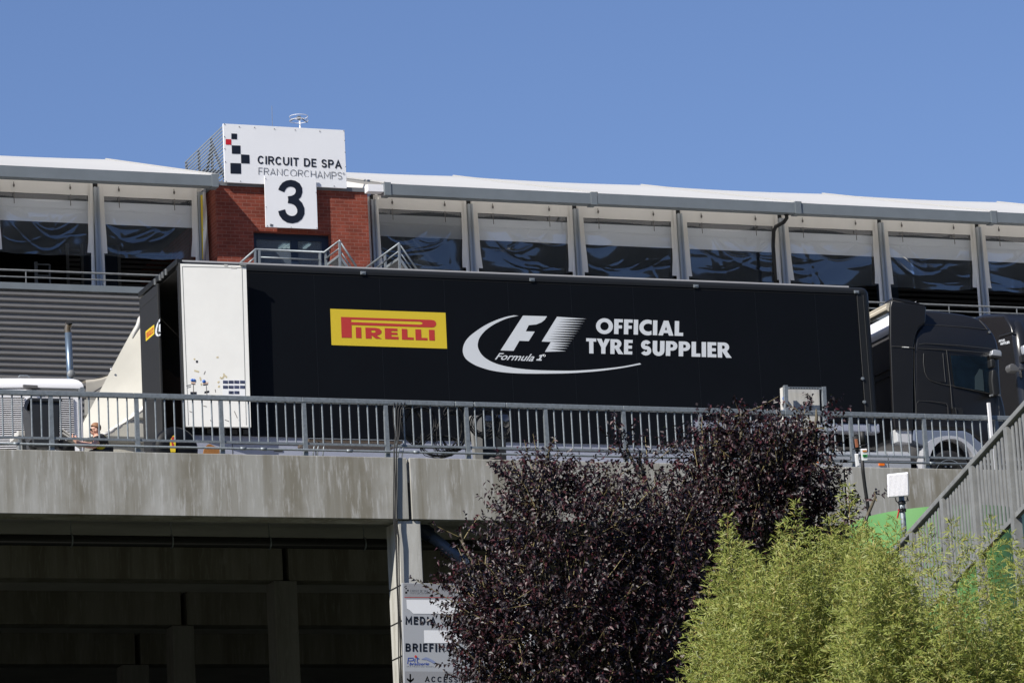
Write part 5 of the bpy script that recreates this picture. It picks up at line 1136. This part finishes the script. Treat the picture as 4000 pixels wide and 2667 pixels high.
t = thing('trestle_table', 'long brown-edged folding table with bright metal legs beside the trailer', 'table', aY(1390, 1775, -.9))
a, b = aY(1206, 1712, -.9), aY(1572, 1722, -.9); mb = MB(); mb.box(a[0], b[0], -.9, -.25, a[2]-.05, a[2]); mb.build('tabletop', mat('brown_table_edge', (.10, .075, .055), .5), t, bevel=.006)
mb = MB(); mb.box(a[0], b[0], -.91, -.9, a[2]-.006, a[2]+.008); mb.build('edge_trim', M['galv'], t)
for (x, y2) in ((1224, 1745), (1240, 1775), (1262, 1780), (1556, 1780), (1572, 1780)): p = aY(x+6, 1722, -.85); q = aY(x-2, 1785, -.85); mb = MB(); mb.tube([p, q], .014, 6); mb.build('leg', M['galv'], t, smooth=True)
# electrical cabinet on its frame
t = thing('electric_cabinet', 'weathered grey electrical cabinet on a galvanised frame behind the railing, beside the purple tree', 'cabinet', aY(3145, 1800, -1.9))
k4 = lambda x, y, Y=-1.9: aY(2900+x/3.137, 1400+y/3.137, Y)
for q in (((512, 325), (558, 325), (590, 1300), (545, 1300)), ((978, 345), (1027, 342), (1075, 1300), (1030, 1300))): mb = MB(); mb.prism([k4(*p) for p in q], (0, .06, 0)); mb.build('frame_post', M['galv'], t, bevel=.005)
mb = MB(); mb.prism([k4(*p, -1.9+.003) for p in ((556, 345), (985, 352), (987, 378), (557, 372))], (0, .03, 0)); r_ = mb.build('frame_rail', M['galv'], t)
mb = MB()
for k in range(11): x = 585+k*33; mb.prism([k4(x+dx, 355+dy+k*.7, -1.9) for dx, dy in ((0, 0), (17, 0), (17, 9), (0, 9))], (0, .002, 0))
mb.build('slot', M['ink'], r_)
mb = MB(); mb.prism([k4(*p, -1.72) for p in ((488, 350), (945, 362), (960, 900), (505, 900))], (0, .11, 0)); mb.build('cabinet_body', M['cabinet'], t, bevel=.01)
mb = MB()
for (x, y) in ((515, 490), (520, 570), (508, 655), (515, 680)): mb.ell(k4(x, y, -1.75), (.035, .05, .045))
mb.build('plug', M['blue'], t, smooth=True)
# white stick by the cab
a, b = aY(3861, 1573, -2.43), aY(3875, 1730, -2.43); b = a+(b-a)*(a[2]/(a[2]-b[2])); mb = MB(); mb.bar(a, b, .05, .05, (0, 1, 0)); tag(mb.build('pole', M['white'], org=b), 'plain white square pole standing in front of the black truck cab door', 'pole')
# RF aerial mast
t = thing('radio_mast', 'black mast with two stub aerials and a white radio box marked RF', 'antenna', aD(3420, 2300, 57))
Q4 = lambda x, y, D=57: aD(2900+x/3.137, 1400+y/3.137, D)
mb = MB(); mb.tube([Q4(1462, 1180), Q4(1480, 1400), Q4(1500, 1560), aD(3395, 2010, 57), aD(3408, 2200, 57), aD(3420, 2700, 57)], .028, 8); mb.build('mast', M['rubber'], t, smooth=True)
def pbox(mb, q, D, th):
    o = RC[2]*th; mb.prism([Q4(x, y, D) for x, y in q], o)
mb = MB(); pbox(mb, ((1458, 1108), (1528, 1106), (1537, 1248), (1468, 1252)), 56.8, .12); rb_ = mb.build('radio_box', M['signwhite'], t, bevel=.008)
mb = MB(); mb.face([Q4(x, y, 56.79) for x, y in ((1472, 1175), (1530, 1172), (1532, 1203), (1474, 1207))]); gl_ = mb.build('green_label', mat('green_label_ink', (.03, .30, .07), .5), rb_)
mb = MB(); stroke_text(mb, 'RF', [(2900+x/3.137, 1400+y/3.137) for x, y in ((1488, 1201), (1518, 1199), (1517, 1178), (1487, 1180))], lambda x, y: aD(x, y, 56.785), .2, .2); mb.build('lettering', M['ink'], gl_)
mb = MB(); mb.face([Q4(x, y, 56.79) for x, y in ((1470, 1122), (1524, 1120), (1526, 1142), (1471, 1144))]); mb.build('orange_label', mat('orange_label_ink', (.55, .22, .06), .5), rb_)
mb = MB(); pbox(mb, ((1380, 1170), (1450, 1165), (1455, 1200), (1420, 1215), (1440, 1310), (1395, 1330)), 57.1, .12); mb.build('bracket_box', M['signwhite'], t, bevel=.008)
for (x0, y0, x1, y1, mm) in ((1380, 950, 1405, 1095, 'shirt'), (1466, 892, 1480, 1050, 'rubber')):
    mb = MB(); mb.tube([Q4(x0, y0), Q4(x1, y1)], .042, 10); ae = mb.build('aerial', M[mm], t, smooth=True)
    mb = MB(); mb.tube([Q4(x1, y1), Q4(x1+2, y1+12)], .07, 10); mb.tube([Q4(x1, y1+8), Q4(x1+4, y1+70)], .02, 6); mb.build('aerial_base', M['rubber'], ae)
mb = MB(); mb.tube([Q4(1396, 985, 56.94), Q4(1408, 1085, 56.94)], .03, 8); mb.build('aerial_label', mat('brown_label', (.28, .10, .05), .5), t)
# white panel antenna on a pole
t = thing('panel_antenna', 'white ribbed square panel antenna on a galvanised pole above the green bamboo', 'antenna', aD(3545, 2500, 51))
Rr = [aD(x, y, d_) for x, y, d_ in ((3466, 1852, 51.15), (3548, 1843, 50.97), (3551, 1936, 50.92), (3468, 1943, 51.1))]; nn = RC[2]*.06
mb = MB(); mb.prism(Rr, nn); pan = mb.build('panel', M['white'], t, bevel=.012)
mb = MB()
for k in range(16):
    u = .06+.88*k/15; a = Rr[0]*(1-u)+Rr[1]*u; b = Rr[3]*(1-u)+Rr[2]*u; a, b = a*.96+b*.04, a*.04+b*.96; mb.bar(a-RC[2]*.006, b-RC[2]*.006, .008, .012, tuple(RC[2]))
mb.build('rib', M['white'], pan)
mb = MB(); mb.tube([aD(3521, 1938, 51.1), aD(3532, 2080, 51.1), aD(3540, 2250, 51.1), aD(3556, 2700, 51.1)], .036, 12); mb.build('pole', M['galv'], t, smooth=True)
mb = MB()
for yy in (1962, 1992): c = aD(3523+.05*(yy-1950), yy, 51.1); mb.tube([c-np.array([0, 0, .02]), c+np.array([0, 0, .02])], .05, 10)
mb.tube([aD(x, y, 51) for x, y in ((3543, 1940), (3548, 1955), (3538, 1958), (3545, 1948))], .008, 5); mb.tube([aD(x, y, 51) for x, y in ((3497, 1942), (3500, 1955), (3510, 1965), (3518, 2000))], .008, 5)
mb.build('clamp', M['rubber'], t)
mb = MB(); mb.tube([aD(x, y, 50.9) for x, y in ((3507, 1990), (3512, 1992), (3508, 2010), (3505, 2024))], .012, 6); mb.build('red_strap', M['red'], t)
# green curved hoarding
t = thing('green_drum', 'large curved bright green drum-shaped hoarding behind the bamboo and stair railing', 'drum', aD(3690, 2600, 54))
c = aD(3665, 2035, 54); r_ = 1.24; mb = MB()
mb.grid([[(c[0]+r_*math.cos(a), c[1]+r_*math.sin(a), z) for a in np.linspace(0, 2*math.pi, 48, endpoint=False)] for z in (-9.6, c[2])], 0, True)
mb.face([(c[0]+r_*math.cos(a), c[1]+r_*math.sin(a), c[2]) for a in np.linspace(0, 2*math.pi, 48, endpoint=False)]); mb.build('drum', M['green'], t, smooth=False)
for o in bpy.data.objects['drum'].data.polygons: o.use_smooth = len(o.vertices) == 4
mb = MB(); mb.tube([aD(3378+8, 2010, 52.6), aD(3378+18, 2300, 52.6)], .012, 5); mb.build('seam', M['rubber'], t)
# stair railing on the right
P0, P1 = aD(3440, 2215, 44.0), aD(4000, 1590, 40.0); dS = P1-P0; P1 = P1+dS*.25; P0 = P0-dS*.35; dS = P1-P0
hz = np.array([dS[0], dS[1], 0]); hz /= np.linalg.norm(hz); sdv = np.array([-hz[1], hz[0], 0])
t = thing('stair_railing', 'weathered grey metal stair railing with close vertical slats, climbing at the right edge', 'railing', P0-np.array([0, 0, 1.1]))
mb = MB(); mb.bar(P0, P1, .085, .06); mb.build('handrail', M['stairsteel'], t, bevel=.01)
dn = np.array([0, 0, -.97]); mb = MB(); mb.bar(P0+dn, P1+dn, .05, .05); mb.build('bottom_rail', M['stairsteel'], t)
L_ = np.linalg.norm(dS); ux = lambda px_: px_
posts_t = []
for pxq in (3250, 3350, 3462, 3570, 3689, 3803, 3939, 4080):
    lo_t, hi_t = 0., 1.
    for _ in range(40):
        mid = (lo_t+hi_t)/2; p = P0+dS*mid; cc = RC@(p-CAM); x = 2000+FPX*cc[0]/cc[2]
        if x < pxq: lo_t = mid
        else: hi_t = mid
    posts_t.append((lo_t+hi_t)/2)
for tt in posts_t:
    p = P0+dS*tt; mb = MB(); mb.bar(p+np.array([0, 0, -.03]), np.array([p[0], p[1], -10.6]), .09, .09, tuple(hz)); mb.build('post', M['stairsteel'], t)
for i in range(len(posts_t)-1):
    a, b = posts_t[i], posts_t[i+1]; n = 9; mb = MB()
    for k in range(1, n+1):
        p = P0+dS*(a+(b-a)*(k/(n+1.0))); mb.bar(p+np.array([0, 0, -.05]), p+dn, .052, .012, tuple(sdv))
    mb.build('slat_panel', M['stairsteel'], t)
# ================================================================= SIGN ON THE COLUMN
YS = -2.72
s2 = lambda x, y: (1400+x/2.187, 1950+y/2.187)
t = thing('direction_sign', 'tall grey direction board with MEDIA and BRIEFING lettering, half hidden by the purple tree', 'sign', aY(1800, 2800, YS))
mb = MB(); mb.prism([aY(x, y, YS) for x, y in ((1571, 2275), (2085, 2283), (2095, 2860), (1583, 2860))], (0, .06, 0)); bd = mb.build('panel', mat('light_grey_sign', (.37, .385, .41), .45), t, bevel=.006)
f2 = PS(YS-.004); F2 = lambda pts, mb, dz=.004: mb.face([aY(*s2(*p), YS-dz) for p in pts])
mb = MB(); F2(((390, 714), (1480, 728), (1484, 836), (392, 832)), mb); mb.build('header_band', mat('mid_grey_sign', (.27, .275, .29), .5), bd)
mb = MB(); F2(((391, 833), (1484, 838), (1484, 842), (391, 837)), mb); mb.build('red_line', M['red'], bd)
mb = MB(); F2(((410, 855), (1480, 865), (1484, 980), (470, 974), (440, 945), (415, 930)), mb); F2(((560, 1115), (1484, 1122), (1486, 1228), (562, 1224)), mb); mb.build('white_patch', M['signwhite'], bd)
mb = MB(); F2(((398, 1466), (1486, 1472), (1490, 1700), (402, 1700)), mb); mb.build('lower_band', mat('mid_grey_sign_low', (.27, .275, .29), .5), bd)
sq = [(s2(x, y)) for x, y in ((402, 733), (411, 742), (402, 753), (402, 770), (402, 786), (416, 770))]
for (x0, y0, s) in ((402, 734, 9), (402, 753, 12), (416, 769, 14), (400, 786, 17)): mb = MB(); F2(((x0, y0), (x0+s, y0), (x0+s, y0+s), (x0, y0+s)), mb); mb.build('checkered_mark', M['ink'], bd)
mb = MB(); F2(((392, 742), (401, 742), (401, 751), (392, 751)), mb); mb.build('red_square', M['redsq'], bd)
mb = MB(); stroke_text(mb, 'CIRCUIT DE SPA', [s2(444, 789), s2(593, 791), s2(593, 772), s2(444, 770)], f2, .15, .2); stroke_text(mb, 'FRANCORCHAMPS', [s2(444, 807), s2(595, 809), s2(595, 794), s2(444, 792)], f2, .08, .2); mb.build('lettering', M['inkgrey'], bd)
for (tx_, x0, x1, y0, y1) in (('MEDIA', 402, 662, 996, 1068), ('BRIEFING', 402, 800, 1226, 1298), ('ACCESS', 568, 850, 1508, 1560)):
    mb = MB(); stroke_text(mb, tx_, [s2(x0, y1-2), s2(x1, y1+3), s2(x1, y0+5), s2(x0, y0)], f2, .2, .22); mb.build('lettering', M['ink'], bd)
blu = mat('blue_ink', (.03, .07, .35), .4)
mb = MB(); font_text(mb, 'brasserie', [s2(434, 1413), s2(603, 1413), s2(606, 1388), s2(437, 1388)], f2, .2, .01)
ff = lambda x, y, z: aY(*s2(x, y), YS-.004-z)
stroke(mb, [(420, 1402), (426, 1352), (468, 1352), (472, 1362), (466, 1374), (430, 1376)], 6, ff, 0); stroke(mb, [(484, 1358), (479, 1388)], 6, ff, 0); stroke(mb, [(506, 1348), (500, 1380), (504, 1388), (512, 1388)], 6, ff, 0); stroke(mb, [(498, 1358), (520, 1357)], 5, ff, .0006)
mb.build('lettering', blu, bd); mb = MB(); c = aY(*s2(489, 1339), YS-.004); mb.tube([c, c-np.array([0, .002, 0])], .022, 14); mb.build('red_dot', M['red'], bd)
mb = MB(); stroke_text(mb, 'SPA-FRANCORCHAMPS', [s2(412, 1427), s2(640, 1429), s2(640, 1420), s2(412, 1418)], f2, .15, .5); mb.build('lettering', M['inkgrey'], bd)
mb = MB(); mb.poly([aY(*s2(*p), YS-.004) for p in ((535, 1362), (560, 1352), (575, 1345), (600, 1352), (640, 1372), (662, 1390), (640, 1398), (610, 1380), (580, 1368), (555, 1366))]); mb.build('map_mark', mat('pale_blue_ink', (.20, .24, .40), .5), bd)
mb = MB(); mb.poly([aY(*s2(*p), YS-.004) for p in ((437, 1488), (450, 1488), (450, 1538), (474, 1520), (474, 1538), (444, 1566), (414, 1538), (414, 1520), (437, 1538))]); mb.build('arrow', M['ink'], bd)
mb = MB()
for x in (1600, 2060): a = aY(x, 2300, YS+.08); mb.box(a[0]-.04, a[0]+.04, YS+.065, YS+.13, -9.2, a[2])
mb.build('leg', M['galvd'], t)
# ================================================================= PLANTS
def leaf_mesh(name, base, dirs, nrm, ln, wd, mtl, parent, fold=.25, droop=.0):
    n = len(base); d = dirs/np.linalg.norm(dirs, axis=1)[:, None]; s = np.cross(d, nrm); s /= np.linalg.norm(s, axis=1)[:, None]+1e-9; up = np.cross(s, d)
    V = np.empty((n, 4, 3)); L = ln[:, None]; W = wd[:, None]
    V[:, 0] = base; V[:, 1] = base+d*L*.42+s*W/2+up*W*fold; V[:, 2] = base+d*L-np.array([0, 0, 1.])*droop*L; V[:, 3] = base+d*L*.42-s*W/2+up*W*fold
    V -= ORG[parent.name]
    F = np.empty((n, 2, 3), dtype=np.int32); i0 = np.arange(n, dtype=np.int32)*4
    F[:, 0] = np.stack([i0, i0+2, i0+1], 1); F[:, 1] = np.stack([i0, i0+3, i0+2], 1)
    me = bpy.data.meshes.new(name); me.vertices.add(n*4); me.vertices.foreach_set("co", V.ravel())
    me.loops.add(n*6); me.loops.foreach_set("vertex_index", F.ravel()); me.polygons.add(n*2); me.polygons.foreach_set("loop_start", np.arange(0, n*6, 3, dtype=np.int32))
    me.update(calc_edges=True); me.validate(); me.materials.append(mtl)
    o = bpy.data.objects.new(name, me); COL.objects.link(o); ORG[o.name] = ORG[parent.name]; o.parent = parent; return o
def unit(n): v = rng.normal(size=(n, 3)); return v/np.linalg.norm(v, axis=1)[:, None]
def plum(label, base, blobs, D, density):
    t = thing('plum_tree', label, 'tree', base)
    B_, D_, N2, tw = [], [], [], MB(); lim = MB()
    s = D/FPX; fork = np.array(base)*.35+np.mean([aD(b[0], b[1], D) for b in blobs], axis=0)*.65; fork[2] = min(fork[2], base[2]+2.2)
    tk_ = MB(); tk_.tube([base, (np.array(base)+fork)/2+np.array([.08, .05, 0]), fork], [.14, .11, .085], 9); tk_.build('trunk', M['bark'], t, smooth=True)
    for (cx_, cy_, rx, ry, dd, dens) in blobs:
        c = aD(cx_, cy_, D+dd); R3 = np.array([rx*s, max(rx, ry)*s*.9, ry*s*1.02])
        mid = (fork+c)/2+rng.normal(size=3)*.12; lim.tube([fork, mid, c, c+np.array([0, 0, R3[2]*.5])], [.06, .035, .02, .008], 6)
        nt_ = int(density*dens*(rx*ry)/1000)
        u = unit(nt_); rad = rng.uniform(.40, 1.06, nt_)**.7; st = c+u*R3*rad[:, None]
        for k in range(nt_):
            out = u[k]*np.array([1, 1, .8])+np.array([0, 0, .55])+rng.normal(size=3)*.45; out /= np.linalg.norm(out); l_ = rng.uniform(.14, .34) if rng.random() > .1 else rng.uniform(.34, .56); nl = int(l_/.021)
            bend = rng.normal(size=3)*.25
            tt = np.linspace(.05, 1, nl)[:, None]; pts = st[k]+out*tt*l_+bend*(tt**2)*l_*.4
            if k % 5 == 0: tw.tube([st[k]-out*.15, st[k], pts[nl//2], pts[-1]], [.006, .005, .004, .002], 4, cap=False)
            dr_ = out*.5+unit(nl)*.9+np.array([0, 0, -.35]); B_.append(pts); D_.append(dr_); N2.append(unit(nl)*.6+np.array([-.15, -.35, .6]))
    B_, D_, N2 = map(np.concatenate, (B_, D_, N2)); n = len(B_)
    leaf_mesh('foliage', B_, D_, N2, rng.uniform(.045, .078, n), rng.uniform(.026, .042, n), M['plumleaf'], t, .2, .18)
    lim.build('limb', M['bark'], t, smooth=True); tw.build('twig', M['twig'], t)
    return n
nA = plum('large dark purple plum tree in front of the bridge column, left of the bamboo', aD(2250, 3700, 46),
  [(2120, 1915, 135, 120, 0, 1.1), (2040, 1880, 60, 80, 0, .8), (2260, 2060, 320, 190, 0, 1.1), (2150, 2330, 400, 240, -.2, 1.1), (2150, 2570, 370, 240, -.4, 1.1), (2560, 2400, 270, 330, .3, 1.1), (2640, 2150, 230, 220, .4, 1), (1905, 2360, 100, 100, 0, .9), (1900, 2550, 105, 125, 0, 1),
   (1800, 2100, 50, 45, .2, .5), (2400, 1930, 150, 90, .2, .5), (2450, 2620, 300, 200, -.2, 1), (1985, 2480, 185, 195, -.3, 1)], 46, 7.4)
nB = plum('taller dark purple plum tree rising over the railing, beside the electrical cabinet', aD(2950, 3700, 47.5),
  [(2900, 1860, 220, 150, 0, 1), (3010, 1770, 160, 110, 0, 1), (2920, 1720, 120, 75, 0, .9), (3110, 1720, 80, 70, 0, .9), (3150, 1870, 100, 130, 0, 1), (2895, 1625, 26, 45, 0, .8), (2790, 1690, 40, 40, 0, .6), (3190, 1630, 45, 65, 0, .8), (2740, 1760, 110, 80, 0, .8), (2500, 1800, 130, 85, .1, .36), (2560, 1900, 150, 90, .1, .24), (2450, 1760, 60, 50, 0, .5),
   (2930, 2060, 270, 150, .2, 1.2), (3200, 2030, 110, 90, 0, 1), (3330, 1960, 70, 40, 0, .4), (3420, 1940, 40, 25, 0, .4), (2800, 1960, 200, 110, .2, .8), (3050, 1950, 190, 130, 0, 1.1), (2750, 2150, 200, 150, .3, 1)], 47.5, 7.4)
ytop_pts = np.array([(2690, 2440), (2720, 2380), (2790, 2290), (2850, 2045), (2900, 2120), (2980, 2140), (3050, 2090), (3110, 1985), (3180, 2080), (3260, 2040), (3310, 1925), (3350, 2040), (3420, 2070), (3500, 2130), (3560, 2240), (3640, 2290), (3720, 2310), (3800, 2330), (3900, 2310), (4000, 2240), (4120, 2200)], float)
def bamboo(label, xa, xb, D0, D1, nc, seed, peaks):
    global rng
    rng = np.random.default_rng(seed)
    base = aD((xa+xb)/2, 3600, (D0+D1)/2); t = thing('bamboo', label, 'bamboo', base); cul = MB(); B_, D_, N2, LN = [], [], [], []
    for i in range(nc):
        D = rng.uniform(D0, D1)
        if i < len(peaks): x, yt = peaks[i]
        else:
            x = rng.uniform(xa, xb); yt = np.interp(x, ytop_pts[:, 0], ytop_pts[:, 1])+25+rng.random()**1.3*640
        top = aD(x, yt, D); lean = np.array([rng.normal(0, .35), rng.normal(0, .3), 0]); ht = top[2]+11.4
        bs = top-np.array([0, 0, ht])+lean; bow = np.array([rng.normal(0, .18), rng.normal(0, .12), 0])
        qs = np.linspace(0, 1, 9); C = np.array([bs+(top-bs)*q+bow*math.sin(math.pi*q) for q in qs])
        if i % 3 == 0: cul.tube(list(C), list(np.linspace(.008, .0015, 9)), 5, cap=False)
        L_tot = ht; hgt = 0.0; side = rng.uniform(0, 6)
        while hgt < 1.55:
            q = 1-hgt/L_tot; p = np.array([np.interp(q, qs, C[:, a]) for a in range(3)])
            for _ in range(3):
                side += 2.2+rng.normal(0, .5); bl_ = min(.36, .06+hgt*.42)*rng.uniform(.6, 1.25)
                dr_ = np.array([math.cos(side), math.sin(side), rng.uniform(.5, 1.3)]); dr_ /= np.linalg.norm(dr_); nl = int(4+bl_/.024)
                tt = np.linspace(.12, 1, nl)[:, None]; pts = p+dr_*tt*bl_-np.array([0, 0, 1.])*tt**2*bl_*.35
                w_ = unit(nl)*.62; B_.append(pts); D_.append(dr_*.75+w_+np.array([0, 0, -.12])); N2.append(unit(nl)*.5+np.array([-.46, -.40, .64])); LN.append(rng.uniform(.045, .085, nl))
                if _ == 0 and i % 2 == 0: cul.tube([p, pts[nl//2], pts[-1]], .0016, 3, cap=False)
            hgt += rng.uniform(.05, .085)
    B_, D_, N2, LN = map(np.concatenate, (B_, D_, N2, LN)); n = len(B_)
    leaf_mesh('foliage', B_, D_, N2, LN, LN*rng.uniform(.14, .19, n), M['bamleaf'], t, .2, .12)
    cul.build('culm', M['culm'], t, smooth=True); return n
b1 = bamboo('dense light green bamboo clump in front of the purple trees', 2800, 3500, 37.0, 39.8, 170, 5, [(2842, 2018), (2868, 2100), (3110, 1968), (3312, 1905), (3060, 2060), (2930, 2130), (3240, 2030), (3180, 2080), (2715, 2420), (2775, 2270), (3380, 2060)])
b2 = bamboo('airy yellow-green bamboo clump before the stair railing at the right edge', 3340, 4110, 35.0, 37.8, 165, 6, [(3490, 2030), (3450, 2060), (3620, 2060), (3570, 2120), (3720, 2040), (3790, 2110), (3870, 2030), (3950, 2090), (4030, 2080), (3660, 2170), (3840, 2160), (3990, 2160)])
print('leaves', nA, nB, b1, b2)
